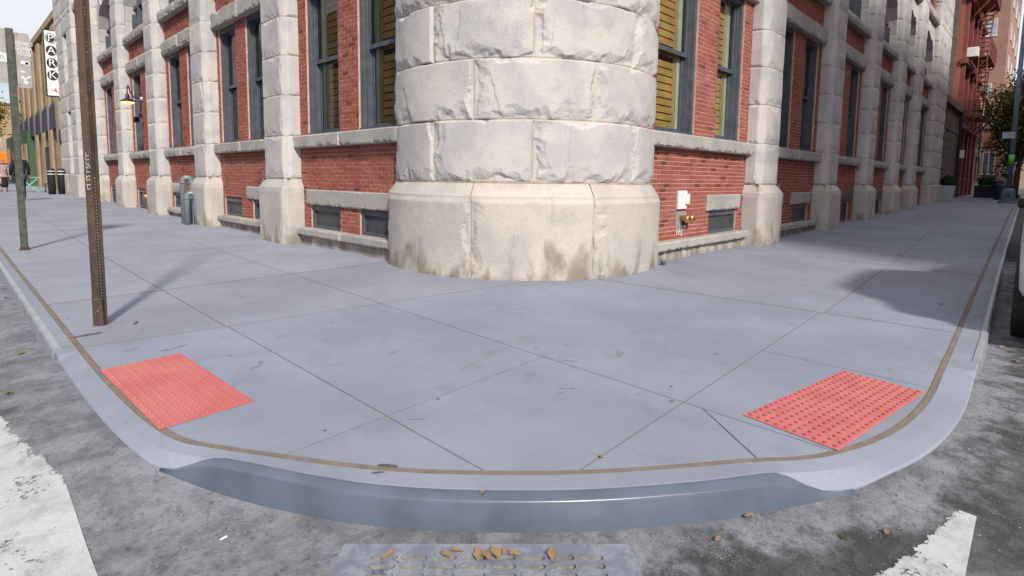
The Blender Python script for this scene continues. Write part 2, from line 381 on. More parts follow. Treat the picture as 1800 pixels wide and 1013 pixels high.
for i in range(0, len(near), 4000):
    s_ = near[i:i+4000]; d = np.sqrt(((xy[s_, None]-kk[None])**2).sum(-1)).min(1)
    left = sstep(-1.2, 1.2, (xy[s_, 1]-xy[s_, 0]))                   # the left street's gutter apron is wider
    gut[s_] = np.exp(-(d/(.30+.75*left))**1.3)*(.85+.15*left)
a_ = me.attributes.new('gut', 'FLOAT', 'POINT'); a_.data.foreach_set('value', gut.astype(np.float32))
road = tag(link('road', me, 'asphalt', None, True), kind='structure')

# ------------------------------------------------------------------ sidewalk: dirt bed, slabs with open joints
def clip(poly, p, n):
    out = []; m = len(poly)
    for i in range(m):
        a, b = np.array(poly[i]), np.array(poly[(i+1) % m]); da, db = np.dot(a-p, n), np.dot(b-p, n)
        if da >= 0: out.append(tuple(a))
        if (da >= 0) != (db >= 0): out.append(tuple(a+(b-a)*da/(da-db)))
    return out
def split(polys, a, b, where=lambda c: True):
    a = np.array(a, float); b = np.array(b, float); d = b-a; n = np.array([-d[1], d[0]]); r = []
    for P in polys:
        c = np.mean(P, 0)
        if not where(c): r.append(P); continue
        for s in (1, -1):
            q = clip(P, a, n*s)
            if len(q) > 2 and abs(area(q)) > .003: r.append(q)
    return r
def area(P): P = np.array(P); x, y = P[:, 0], P[:, 1]; return .5*np.sum(x*np.roll(y, -1)-y*np.roll(x, -1))
def offset(P, d):
    P = np.array([p for i, p in enumerate(P) if np.hypot(*(np.array(p)-np.array(P[i-1]))) > 1e-4]); 
    if area(P) < 0: P = P[::-1]
    n = len(P); out = []
    for i in range(n):
        e1 = P[i]-P[i-1]; e2 = P[(i+1) % n]-P[i]; e1 /= np.linalg.norm(e1); e2 /= np.linalg.norm(e2)
        n1 = np.array([-e1[1], e1[0]]); n2 = np.array([-e2[1], e2[0]]); b = n1+n2; b /= max(.3, np.dot(b, n1)*1.0)/1
        b = (n1+n2)/max(.35, 1+np.dot(n1, n2)); out.append(P[i]+b*d)
    return np.array(out)
curve = [tuple(p) for p in KC[:, :2]]
J3a, J3b = (-3.945, .66), (1.0, .16); M1a, M1b = (1.0, .16), (1.2, -3.69)
iA = int(np.argmin(np.abs(KC[:, 1]-.66)+100*(KC[:, 0] > -3))); iB = int(np.argmin(np.abs(KC[:, 0]-1.2)+100*(KC[:, 1] > 0)))
JW = .033                                                       # brown joint strip along the kerb
inn = KC[:, :2]-KN*JW
mid = [tuple(p) for p in inn[iA:iB+1:2]]+[(1.2, inn[iB][1]), (1.0, .16)]
mid[0] = (-3.945+JW, .66)
polys = [mid]
polys = split(polys, (-2.97, 2.2), (-3.03, -2.56)); polys = split(polys, (-1.64, .526), (-1.753, -2.78))
polys = split(polys, (-3.0, -2.805), (1.2, -2.66), lambda c: c[0] > -3.0)
polys = split(polys, (-.43, -1), (-.47, -3.3), lambda c: c[0] > -1.6 and c[1] < -2.5)
polys = split(polys, (-1.66, -.60), (1.0, -.31), lambda c: c[0] > -1.6 and c[1] > -2.6)
polys = split(polys, (-3.49, -1.80), (-1.70, -1.71), lambda c: c[0] < -1.7)
polys = split(polys, (-1.685, -2.79), (-2.10, -3.289), lambda c: -2.9 < c[0] < -1.2 and c[1] < -2.9)
midp = polys
fx = lambda y: float(np.interp(y, KC[::-1][-iA-1:, 1] if False else KC[:iA+1][::-1, 1], KC[:iA+1][::-1, 0]))
leftp = [[(-3.945+JW, .66), (1.0, .16), (1.0, 62), (-3.945+JW, 62)]]
for y0, y1 in [(2.47, 2.70), (5.68, 5.95), (9.0, 9.2)]+[(y, y+.15) for y in np.arange(12.3, 60, 3.2)]: leftp = split(leftp, (-3.945, y0), (0, y1))
leftp = split(leftp, (-2.85, 10.2), (-3.0, .6)); leftp = split(leftp, (-1.45, 5.5), (-1.63, .5), lambda c: c[1] < 14)
rj = [(1.2, -3.69+JW)]+[(x, float(np.interp(x, KC[iB:, 0], KC[iB:, 1]))+JW) for x in (5.25, 10, 20, 31, 45, 60)]
rightp = [rj+[(60, 1.0), (.96, 1.0), (1.0, .16)]]
for x in [5.2]+list(np.arange(8.4, 60, 3.1)): rightp = split(rightp, (x+.25, -.4), (x-.05, -3.4))
rightp = split(rightp, (.97, -2.70), (5.0, -2.50)) 
# bed
bedm = MB(); outl = np.concatenate([KC[:, :2]+KN*.004]); 
bv = [(x, y, float(rise(x, y))-.004) for x, y in outl]; 
cx = [(max(.9, x) if y < .2 else .9, .9 if y < .9 else y) for x, y in outl]
cv = [(1.0 if x < 1.0 else x, (1.0 if y < 1.0 else y), 0) for x, y in outl]; cv = [(x, y, float(rise(x, y) if not (x > 1.0 and y > 1.0) else 0)-.004) for x, y, _ in cv]
n_ = len(bv); bedm.add(bv+cv, [(i, i+1, n_+i+1, n_+i) for i in range(n_-1)])
sidewalk = tag(bedm.build('sidewalk', 'dirt'), kind='structure')
def slab(P, gap, colr, ex=(0, 0)):
    Q = offset(P, gap); cq = (Q.min(0)+Q.max(0))/2; Q = Q+np.sign(cq-Q)*np.array(ex)*(np.abs(cq-Q) > .1)
    top = [(x, y, float(rise(x, y))) for x, y in Q]; bot = [(x, y, z-.0045) for x, y, z in top]
    n = len(Q); o = MB().add(top+bot, [tuple(range(n))]+[(i, n+i, n+(i+1) % n, (i+1) % n) for i in range(n)]).build('slab', 'concrete', sidewalk, fix=False)
    o.color = (*colr, 1); return o
rs = random.Random(4)
for P in midp: v = rs.uniform(.97, 1.03); slab(P, .0055, (v, v, v*1.0))
for P in leftp:
    c = np.mean(P, 0); v = rs.uniform(.98, 1.04); k = 1.13 if 2.5 < c[1] < 12 else (1.06 if c[1] >= 12 else 1.0); slab(P, .007, (v*k*1.01, v*k*.985, v*k*.97), (0, .018 if c[1] < 9 else .012))
for P in rightp:
    v = rs.uniform(.96, 1.03); slab(P, .006, (v*1.0, v*.99, v*.985), (.02 if min(p[0] for p in P) < 1.3 else .008, 0))

# ------------------------------------------------------------------ kerb with steel edges
zr_o = road_z(KO[:, 0], KO[:, 1]); zs = rise(KC[:, 0], KC[:, 1])
straight = np.where((KC[:, 1] > .55) | (KC[:, 0] > .1), 1.0, 0.0)
def sweep(name, sel, prof, mat, parent=None, smooth=False):
    m = MB(); rows = []
    for i in sel: rows.append(prof(i))
    k = len(rows[0])
    v = [p for r in rows for p in r]; f = [(a*k+b, a*k+b+1, (a+1)*k+b+1, (a+1)*k+b) for a in range(len(rows)-1) for b in range(k-1)]
    f += [tuple(range(k)), tuple(range((len(rows)-1)*k, len(rows)*k))[::-1]]
    m.add(v, f); return m.build(name, mat, parent, smooth)
def at(i, off, z): return (KC[i, 0]+KN[i, 0]*off, KC[i, 1]+KN[i, 1]*off, z)
def kp(i):
    w = KW[i]; h = max(straight[i], KB[i]); lo = zr_o[i]
    return [at(i, .0, zs[i]-.06), at(i, .0, zs[i]-.001), at(i, w*.5, zs[i]-.001-(1-h)*.012), at(i, w-.012-.08*KB[i], (zs[i]-.002)*h+(1-h)*(lo+.012)), at(i, w-.004-.076*KB[i], (zs[i]-.012)*h+(1-h)*(lo+.004)), at(i, w-.076*KB[i], lo-.05)]
kerb = tag(sweep('kerb', range(len(KC)), kp, 'kerb_concrete'), kind='structure')
noseI = [i for i in range(len(KC)) if KB[i] > .06]
def nose(i):
    b = float(sstep(.05, .85, KB[i])); w = KW[i]; a = w-.075*b-.004
    zt = (zs[i]+.004)*b+(1-b)*(zr_o[i]+.008)
    return [at(i, a, zt-.012), at(i, a, zt), at(i, a+.003*b, zt-.0003), at(i, a+.046*b, zt-.012*b), at(i, a+.050*b, zt-.0145*b), at(i, a+.0525*b, zt-.0185*b), at(i, a+.0535*b, zt-.024*b), at(i, w+.004, zr_o[i]+.004), at(i, w+.002, zr_o[i]-.03)]
o = sweep('steel_nosing', noseI, nose, 'steel_blue', kerb, True); tag(o, 'blue-grey painted steel nosing wrapped round the corner of the kerb')
def edge(wi):
    def f(i): w = KW[i]; return [at(i, w-wi, zs[i]-.01), at(i, w-wi, zs[i]+.004), at(i, w-.012, zs[i]+.004), at(i, w-.002, zs[i]-.004), at(i, w+.004, zs[i]-.016), at(i, w+.005, zr_o[i]-.03)]
    return f
for cond, wi in ((lambda i: KC[i, 1] > .72 and KC[i, 0] < -3, .044), (lambda i: KC[i, 0] > .32 and KC[i, 1] < 0, .04)):
    sweep('steel_edge', [i for i in range(len(KC)) if cond(i)], edge(wi), 'steel_bright', kerb)
# brown sealant in the joint beside the kerb
tag(sweep('joint_sealant', range(len(KC)), lambda i: [at(i, -JW-.01, zs[i]-.014), at(i, -JW+.001, zs[i]-.0015), at(i, -.002, zs[i]-.0015), at(i, .0, zs[i]-.014)], 'dirt', sidewalk), 'brown sealed joint between slabs and kerb')

# ------------------------------------------------------------------ tactile pads
def pad(P, label, nu, nv_, dome):
    P = [np.array(p) for p in P]; bl = lambda u, v: (P[0]*(1-u)+P[1]*u)*(1-v)+(P[3]*(1-u)+P[2]*u)*v
    b = MB(); g = 2; z = .0065
    top = [(*bl(u, v), z) for u, v in ((0, 0), (1, 0), (1, 1), (0, 1))]; b.hexa([(x, y, .0005) for x, y, _ in top], top)
    o = b.build('tactile_pad', 'tactile_red', None, bevel=.002); tag(o, label, 'tactile paving', 'tactile warning pads at the kerb ramps')
    d = MB()
    for i in range(nu):
        for j in range(nv_):
            x, y = bl((i+.5)/nu, (j+.5)/nv_); n = 8
            lo = [(x+.0115*math.cos(a), y+.0115*math.sin(a), z-.001) for a in np.arange(n)*2*math.pi/n]; hi = [(x+.007*math.cos(a), y+.007*math.sin(a), z+.0048) for a in np.arange(n)*2*math.pi/n]
            d.hexa(lo, hi)
    tag(d.build('dome_studs', dome, o, True), kind='stuff')
pad([(-3.918, .01), (-3.467, .045), (-3.427, -1.122), (-3.882, -1.155)], 'smooth red tactile pad at the left kerb ramp, near the rusty post', 9, 22, 'tactile_red')
pad([(-1.69, -3.067), (-.533, -3.253), (-.602, -3.69), (-1.765, -3.525)], 'red tactile pad with dark worn dots at the right kerb ramp', 22, 10, 'dome_red')

# ------------------------------------------------------------------ crosswalk bars
def bar(poly, label, eat):
    n = 26; P = [np.array(p) for p in poly]; v = []; e = []; f = []
    for i in range(n+1):
        for j in range(n+1):
            u, w = i/n, j/n; p = (P[0]*(1-u)+P[1]*u)*(1-w)+(P[3]*(1-u)+P[2]*u)*w
            v.append((p[0], p[1], float(road_z(p[0], p[1])+.004*fbm(p[0]*1.7, p[1]*1.7, 3)+.0018*fbm(p[0]*9, p[1]*9, 8))+.004)); e.append(eat(p))
    f = [(i*(n+1)+j, (i+1)*(n+1)+j, (i+1)*(n+1)+j+1, i*(n+1)+j+1) for i in range(n) for j in range(n)]
    o = MB().add(v, f).build('crosswalk_bar', 'road_paint', None, True); a = o.data.attributes.new('edge', 'FLOAT', 'POINT'); a.data.foreach_set('value', np.array(e, np.float32))
    tag(o, label, 'road marking', 'worn white crosswalk bars', 'structure'); return o
def dline(p, a, b): d = np.array(b)-np.array(a); return ((p[0]-a[0])*-d[1]+(p[1]-a[1])*d[0])/np.linalg.norm(d)
bar([(-4.258, -.2), (-4.85, -.2), (-4.85, -4.2), (-4.252, -4.2)], 'worn white crosswalk bar at the lower left, left street', lambda p: float(np.clip(dline(p, (-4.40, -.31), (-4.262, -1.32))*14+.15+.12*fbm(p[0]*7, p[1]*7, 2), 0, 1.0)) if p[1] > -1.4 else 0.)
bar([(-1.85, -4.022), (-1.85, -3.6), (-4.0, -3.6), (-4.0, -4.022)], 'small worn white crosswalk corner at the lower right', lambda p: float(np.clip(-dline(p, (-1.80, -3.985), (-2.42, -3.80))*14+.2+.25*fbm(p[0]*7, p[1]*7, 5), 0, 1.0)))

# ================================================================== the corner building
B = empty('corner_building', (0, 0, 0), 'red brick corner building with rusticated pale stone piers and rounded stone corner', 'building')
ML = lambda u, d, z: (-d, u, z)      # left street facade: u runs along +Y, d sticks out towards the street
MR = lambda u, d, z: (u, -d, z)      # right street facade: u runs along +X
BD = -.05                            # brick face

def rock(S, Zc, Ls, H, seed, amp, chip, soft_l=False, soft_r=False):
    r = np.random.RandomState(seed); sc_ = min(1., min(Ls, H)/.65)
    n1 = fbm(S*1.7+seed, Zc*1.7, seed, 3); n2 = fbm(S*8+seed, Zc*8, seed+5, 4); n3 = fbm(S*16, Zc*16+seed, seed+9, 3)
    P0 = chip*.9
    tb = np.minimum(sstep(-.01, .022*sc_, H-Zc+.01*n2), sstep(-.01, .018*sc_, Ls-S+.008*n2) if not soft_r else 1)
    h = P0*tb+amp*(.5*n1+.14*n2)
    # conchoidal flakes struck off the edges, most of them along the foot and the left edge
    K = max(4, int((Ls+H)*(15 if Ls > .5 else 8)))
    for k in range(K):
        side = r.choice(4, p=[.42, .46, .07, .05]) if not soft_l else r.choice(4, p=[.04, .80, .08, .08])
        w = sc_*r.uniform(.035, .20)*(1 if side < 2 else .35); lat = sc_*r.uniform(.06, .30); D = P0*r.uniform(.7, 1.5)
        if side in (0, 2): c = r.uniform(-.1, 1.1)*H; dist = (S if side == 0 else Ls-S); al = Zc-c
        else: c = r.uniform(-.1, 1.1)*Ls; dist = (Zc if side == 1 else H-Zc); al = S-c
        tilt = r.uniform(-.5, .5); dist = dist+tilt*al+.03*n2*sc_+.012*n3
        f_ = P0-D+D*(np.sign(dist)*(np.abs(dist)/w)**.75*.9+(al/lat)**2)
        h = np.minimum(h, f_+.005*n3)
    # a few ledges cut across the face
    for k in range(2 if Ls > .6 and chip > .035 else 0):
        a_ = r.uniform(.9, 2.0); c0, c1 = r.uniform(.0, .35)*Ls, r.uniform(0, .8)*H; q_ = (S-c0)*math.sin(a_)+(Zc-c1)*math.cos(a_)*.5+.05*n1+.025*n2
        h = h-.011*sstep(.006, -.006, q_)*sstep(.35, .1, np.hypot(S-c0, Zc-c1))
    h = np.maximum(h, .003*n3)
    e = np.minimum(np.minimum(Zc, H-Zc), np.minimum(S if not soft_l else 9, Ls-S if not soft_r else 9))
    return h - .009*np.exp(-e/.004)
SEED = [100]
def block(path, z0, z1, mapf, mat, parent, res=.03, amp=.02, chip=.03, inset=None, depth=.06, name='stone_block', flat_top=0):
    """rock-faced stone: path is a list of (p0, p1, rough?) plan segments or ('arc', centre, r, a0, a1)"""
    SEED[0] += 1; sd = SEED[0]; H = z1-z0; nz = max(3, int(H/res)+1); zc = np.linspace(0, H, nz); X_ = []
    cols = []
    if path[0] == 'arc':
        _, c, r, a0, a1 = path; Ls = abs(a1-a0)*r; ns = max(4, int(Ls/res)+1); s = np.linspace(0, Ls, ns); a = a0+(a1-a0)*s/Ls
        nx, ny = np.cos(a), np.sin(a); segs = [(c[0]+r*nx, c[1]+r*ny, nx, ny, s, Ls, True, False, False)]
    else:
        segs = []; nseg = len(path)
        for k, (p0, p1, rough) in enumerate(path):
            p0 = np.array(p0, float); p1 = np.array(p1, float); Ls = np.linalg.norm(p1-p0); d = (p1-p0)/Ls; ns = max(2, int(Ls/res)+1) if rough else 2
            s = np.linspace(0, Ls, ns)
            segs.append((p0[0]+d[0]*s, p0[1]+d[1]*s, d[1]+0*s, -d[0]+0*s, s, Ls, rough, k > 0, k < nseg-1))
    PX, PY, NX, NY, HH = [], [], [], [], []
    for px, py, nx, ny, s, Ls, rough, sl_, sr_ in segs:
        S, Zg = np.meshgrid(s, zc)
        if rough:
            h = rock(S, Zg, Ls, H, sd, amp, chip, sl_, sr_)
            if sl_: h = h*sstep(0, .03, S)
            if sr_: h = h*sstep(0, .03, Ls-S)
        else: h = 0*S
        PX.append(px); PY.append(py); NX.append(nx); NY.append(ny); HH.append(h)
    px, py, nx, ny = (np.concatenate(a) for a in (PX, PY, NX, NY)); h = np.concatenate(HH, 1)
    if inset is not None:
        i_ = inset(z0+zc)[:, None]; 
        if flat_top: h = h*(1-.9*sstep(flat_top-.09, flat_top-.01, (z0+zc)[:, None]))
        h = h-i_
    zz = z0+zc
    # pad the border inwards so that the block has thickness
    h = np.pad(h, 1, mode='edge'); zz = np.concatenate([[z0], zz, [z1]]); px = np.pad(px, 1, mode='edge'); py = np.pad(py, 1, mode='edge'); nx = np.pad(nx, 1, mode='edge'); ny = np.pad(ny, 1, mode='edge')
    h[0] -= depth; h[-1] -= depth; h[:, 0] -= depth; h[:, -1] -= depth
    vx = px+nx*h; vy = py+ny*h; R_, C_ = h.shape; vz = np.repeat(zz[:, None], C_, 1)
    V = np.stack([vx, vy, vz], -1).reshape(-1, 3); I = np.arange(R_*C_).reshape(R_, C_)
    F = np.stack([I[:-1, :-1], I[:-1, 1:], I[1:, 1:], I[1:, :-1]], -1).reshape(-1, 4)
    if mapf is ML or mapf is None: F = F[:, ::-1] if mapf is ML else F
    V = [mapf(*p) for p in V.tolist()] if mapf else V.tolist()
    me = bpy.data.meshes.new(name); me.from_pydata(V, [], F.tolist()); me.update()
    return link(name, me, mat, parent, False)

COURSE = [1.17, 1.92, 2.635, 3.32, 3.98, 4.65, 5.33, 6.0, 6.68, 7.36, 8.05]
UP = [8.32, 9.0, 9.7, 10.4, 11.0]
plin = lambda z: np.clip((z-1.0)/.16, 0, 1)*.11
# ---- rounded corner pier
PC = (1.75, 1.75); R1, R2 = 1.93, 2.05
def ang_at(pxl, r):         # angle on the round pier that shows at this photo column (eye level)
    best = None
    for a in np.linspace(math.pi*.97, math.pi*1.53, 900):
        w = np.array([PC[0]+r*math.cos(a), PC[1]+r*math.sin(a), 1.2])-CAM; c = ROT.T@w; x = PPT[0]+FPX*c[0]/-c[2]
        if best is None or abs(x-pxl) < best[0]: best = (abs(x-pxl), a)
    return best[1]
A0, A1 = math.pi-.435, 1.5*math.pi+.435
core = MB()
core.lathe((PC[0], PC[1], 0), [(R2-.09, -.3), (R2-.09, 1.0), (R1-.09, 1.165), (R1-.09, 11.0)], 96)
pier = core.build('corner_pier', 'mortar_stone', B, True); tag(pier, 'rounded rock-faced stone pier at the street corner')
def pointing(r, z0, z1, cuts):
    m = MB()
    def arcbox(a0, a1, za, zb, n, ro):
        for k in range(n):
            b0, b1 = a0+(a1-a0)*k/n, a0+(a1-a0)*(k+1)/n
            q = lambda rr, a, z: (PC[0]+rr*math.cos(a), PC[1]+rr*math.sin(a), z)
            m.hexa([q(r-.1, b0, za), q(r-.1, b1, za), q(ro, b1, za), q(ro, b0, za)], [q(r-.1, b0, zb), q(r-.1, b1, zb), q(ro, b1, zb), q(ro, b0, zb)])
    arcbox(A0, A1, z1-.0045, z1+.0045, 60, r-.008 if r < 2 else R1-.012)
    for c in cuts: a = ang_at(c, r); arcbox(a-.0029, a+.0029, z0, z1-(.17 if r > 2 else 0), 1, r-.009)
    m.build('pointing', 'mortar_stone', pier)
def ring(r, z0, z1, cuts, **k):
    pointing(r, z0, z1, cuts)
    e = [A0]+[ang_at(c, r) for c in cuts]+[A1]
    for a, b in zip(e[:-1], e[1:]): block(('arc', PC, r, a+.0028, b-.0028), z0+.004, z1-.004, None, k.get('mat', 'stone'), pier, k.get('res', .0125), k.get('amp', .018), k.get('chip', .052), k.get('inset'), .08, flat_top=k.get('flat_top', 0))
ring(R2, -.15, 1.17, [827, 1045], mat='stone_plinth', inset=plin, amp=.018, chip=.034, flat_top=1.0)
ev, od = [763, 935, 1105], [831, 1041]
for k, (z0, z1) in enumerate(zip(COURSE[:-1], COURSE[1:])): ring(R1, z0, z1, od if k % 2 else ev, res=.0125 if z1 < 4.2 else .06)
for z0, z1 in zip([8.05]+UP[:-1], UP): ring(R1, z0, z1, od, res=.1)

# ---- pilasters
def pil_path(u0, u1, D, c): return [((u0, -.06), (u0, D-c), False), ((u0, D-c), (u0+c, D), False), ((u0+c, D), (u1-c, D), True), ((u1-c, D), (u1, D-c), False), ((u1, D-c), (u1, -.06), False)]
def rp(u0, u1, D, c):
    p = [(u1, -.06), (u1, D-c), (u1-c, D), (u0+c, D), (u0, D-c), (u0, -.06)]; r = [True, False, True, False, True]
    return [(p[i], p[i+1], r[i]) for i in range(5)]
def pilaster(uc, hw, mapf, far, label=None):
    D = .24; res = .02 if not far else .05
    c_ = MB(mapf); 
    c_.box((uc-hw+.06, -.3, -.3), (uc+hw-.06, D-.06, 11.0))
    for zc_ in COURSE+UP[:-1]: c_.hexa([(uc-hw+.008, -.2, zc_-.004), (uc+hw-.008, -.2, zc_-.004), (uc+hw-.008, D-.08, zc_-.004), (uc+hw-.08, D-.008, zc_-.004), (uc-hw+.08, D-.008, zc_-.004), (uc-hw+.008, D-.08, zc_-.004)], [(uc-hw+.008, -.2, zc_+.004), (uc+hw-.008, -.2, zc_+.004), (uc+hw-.008, D-.08, zc_+.004), (uc+hw-.08, D-.008, zc_+.004), (uc-hw+.08, D-.008, zc_+.004), (uc-hw+.008, D-.08, zc_+.004)])
    p = c_.build('pilaster', 'mortar_stone', B)
    block(rp(uc-hw-.09, uc+hw+.09, D+.09, .06), -.2, 1.165, mapf, 'stone_plinth', p, res, .012, .016, plin, .05, flat_top=1.0)
    for k, (z0, z1) in enumerate(zip(COURSE[:-1]+[8.05]+UP[:-1], COURSE[1:]+UP)):
        block(rp(uc-hw, uc+hw, D, .075), z0+.004, z1-.004, mapf, 'stone', p, res if z0 < 4.6 or far else .12, .012, .02, None, .05)
    return p
LP = [6.12, 10.22, 14.27, 18.35, 22.45]; RP = [6.58, 10.85, 14.8, 18.72, 22.13]
for i, u in enumerate(LP): pilaster(u, .47, ML, i > 1)
for i, u in enumerate(RP): pilaster(u, .47, MR, i > 1)

# ---- end piers of wide blocks
def end_pier(u0, u1, mapf, holes):
    c_ = MB(mapf); m_ = .18
    c_.box((u0+.02, -.3, -.3), (u1-.02, -.06, 11.0)); p = c_.build('end_pier', 'mortar_stone', B)
    zs_ = [-.2]+COURSE+UP[:0]+[8.32, 9, 9.7, 10.4, 11]
    for k, (z0, z1) in enumerate(zip(zs_[:-1], zs_[1:])):
        hs = [h for h in holes if h[2] < z1-.05 and h[3] > z0+.05]; D = .24 if k else .3
        if hs: parts = [(u0, hs[0][0]), (hs[0][1], u1)]
        else:
            f = .42 if k % 2 else .6; parts = [(u0, u0+(u1-u0)*f), (u0+(u1-u0)*f, u1)]
        for a, b in parts: block(rp(a+.004, b-.004, D, .05), z0+.004, z1-.004, mapf, 'stone' if k else 'stone_plinth', p, .06, .015, .022, None, .05)
    return p
HL = [(27.55, 28.45, 1.17, 3.98), (27.55, 28.45, 5.33, 7.36)]
end_pier(26.2, 30.8, ML, HL); end_pier(26.0, 29.3, MR, [])

# ---- walls: dark core behind everything
wc = MB(); wc.box((.345, 2.3, -.3), (19, 30.75, 11.0)); wc.box((2.3, .345, -.3), (29.25, 2.29, 11.0)); wc.box((19.01, 2.3, -.3), (29.25, 15, 11.0)); wc.build('wall_core', 'room_dark', B)
rf = MB(); rf.box((-.35, 2.6, 11.0), (19.9, 30.85, 11.35)); rf.box((2.6, -.35, 11.003), (29.35, 2.597, 11.353)); rf.lathe((1.75, 1.75, 11.006), [(2.1, 0), (2.1, .35)], 48); rf.build('cornice', 'stone_trim', B)

# ---- bricks
CH, BL, JT = .0680, .2020, .0105
brick_jobs = []                      # (u0,u1,z0,z1,map)
wallbk = {ML: MB(ML), MR: MB(MR)}
def brick_panel(u0, u1, z0, z1, mapf, holes=()):
    """running bond over the whole panel; courses and bricks are cut round the openings"""
    n = max(1, round((z1-z0)/CH)); h_ = (z1-z0)/n; r = random.Random(int(u0*997+z0*131))
    for k in range(n):
        za, zb = z0+k*h_, z0+(k+1)*h_; cuts = sorted({za, zb, *[v for q in holes for v in q[2:4] if za+.012 < v < zb-.012]})
        offs = -((k % 2)*.5)*BL+.015*r.random()
        for c, d in zip(cuts[:-1], cuts[1:]):
            free = [(u0, u1)]
            for q in holes:
                if q[2] < (c+d)/2 < q[3]: free = [p for a, b in free for p in ((a, min(b, q[0])), (max(a, q[1]), b)) if p[1]-p[0] > .01]
            for a0, b0 in free:
                u = u0+offs
                while u < b0-.01:
                    a, b = max(u, a0), min(u+BL, b0); u += BL
                    if b-a > .03: brick_jobs.append((a+JT/2, b-JT/2, c+JT/2, d-JT/2, mapf, BD+r.uniform(-.0025, .0025)))
    us = sorted({u0, u1, *[min(max(v, u0), u1) for q in holes for v in q[:2]]}); zs_ = sorted({z0, z1, *[min(max(v, z0), z1) for q in holes for v in q[2:4]]})
    for a, b in zip(us[:-1], us[1:]):
        for c, d in zip(zs_[:-1], zs_[1:]):
            if not any(q[0] < (a+b)/2 < q[1] and q[2] < (c+d)/2 < q[3] for q in holes): wallbk[mapf].box((a, BD-.28, c), (b, BD-.006, d))

# ---- windows
def window(a, b, z0, z1, mapf, style, rail=3.2, far=False):
    f = MB(mapf); w = .075; d0, d1 = BD-.035, BD-.27
    f.box((a, d1, z0+.05), (a+w, d0, z1-.001)); f.box((b-w, d1, z0+.05), (b, d0, z1-.001)); f.box((a+w, d1, z1-w-.03), (b-w, d0+.001, z1)); f.box((a, d1, z0), (b, d0+.02, z0+.05))
    for s_ in (a+w, b-w-.03): f.box((s_, d1+.01, z0+.05), (s_+.03, d0-.06, z1-w-.03))
    F = f.build('window', 'frame_grey', B)
    ia, ib = a+w+.03, b-w-.03; zt = z1-w-.03
    def sash(p, q, d):
        s_ = MB(mapf); t_ = .045
        s_.box((ia, d-.03, p), (ia+t_, d, q)); s_.box((ib-t_, d-.03, p), (ib, d, q)); s_.box((ia+t_, d-.03, p), (ib-t_, d+.001, p+t_+.02)); s_.box((ia+t_, d-.03, q-t_), (ib-t_, d+.001, q))
        S_ = s_.build('sash', 'frame_grey', F)
        g = MB(mapf); g.add([(ia+t_, d-.015, p+t_+.02), (ib-t_, d-.015, p+t_+.02), (ib-t_, d-.015, q-t_), (ia+t_, d-.015, q-t_)], [(0, 1, 2, 3) if mapf is MR else (3, 2, 1, 0)]); g.build('pane', 'glass' if style in ('shutter', 'curtain') else 'glass_dark', F, fix=False)
    sash(rail-.04, zt, BD-.13); sash(z0+.05, rail+.03, BD-.19)
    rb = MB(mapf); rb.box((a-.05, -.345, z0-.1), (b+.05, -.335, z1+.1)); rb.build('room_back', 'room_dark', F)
    if style == 'shutter':
        # pale green inner jamb and tan louvred shutter behind the glass, on the side away from the far jamb
        n1, n2 = ib-.15, ia
        g = MB(mapf); g.box((n1+.012, -.315, z0+.05), (ib+.02, BD-.225, zt)); g.build('inner_jamb', 'casing_green', F)
        fr = MB(mapf); d = BD-.245
        fr.box((n1-.06, d-.02, z0+.05), (n1, d+.004, zt)); fr.box((n2-.03, d-.02, z0+.05), (n2+.03, d+.004, zt)); fr.box((n2+.03, d-.02, z0+.05), (n1-.06, d+.002, z0+.12)); fr.box((n2+.03, d-.02, rail-.06), (n1-.06, d+.002, rail+.06)); fr.build('shutter_frame', 'shutter_tan_lit', F)
        z = z0+.125
        while z < zt-.06:
            if not rail-.165 < z < rail+.055:
                s_ = MB(mapf); s_.box((n2+.03, d-.018, z), (n1-.06, d-.002, z+.095)); s_.build('shutter_slat', 'shutter_tan_lit', F)
            z += .114
    elif style == 'curtain':
        g = MB(mapf); g.box((ib-.12, -.315, z0+.05), (ib+.02, BD-.225, zt)); g.build('inner_jamb', 'casing_green', F)
        cu = MB(mapf); n = 14; pts = [(ib-.14-.3*i/n, -.30+.012*math.sin(i*1.9)) for i in range(n+1)]
        cu.add([(u, d, z) for z in (z0+.06, zt-.02) for u, d in pts], [(i, i+1, n+2+i, n+1+i) for i in range(n)]); cu.build('curtain', 'curtain', F, True, fix=False)
    return F
def basement_window(a, b, z0, z1, mapf, mat='pane_dull'):
    f = MB(mapf); d0, d1 = BD-.03, BD-.25; w = .055
    f.box((a, d1, z0), (a+w, d0, z1)); f.box((b-w, d1, z0), (b, d0, z1)); f.box((a+w, d1, z1-w-.03), (b-w, d0-.001, z1-.001)); f.box((a+w, d1, z0+.001), (b-w, d0-.001, z0+w))
    F = f.build('basement_window', 'frame_grey', B)
    p = MB(mapf); p.box((a+w-.01, d0-.06, z0+w-.01), (b-w+.01, d0-.045, z1-w-.02)); p.build('pane', mat, F)

def trim(u0, u1, z0, z1, D, mapf, name, far, mat='stone_trim', chip=.035):
    n = max(1, round((u1-u0)/1.6)); e = np.linspace(u0, u1, n+1)
    for a, b in zip(e[:-1], e[1:]): block([((b-.003, D), (a+.003, D), True)], z0, z1, mapf, mat, B, .02 if not far else .06, .012, chip, None, .25+D, name=name)

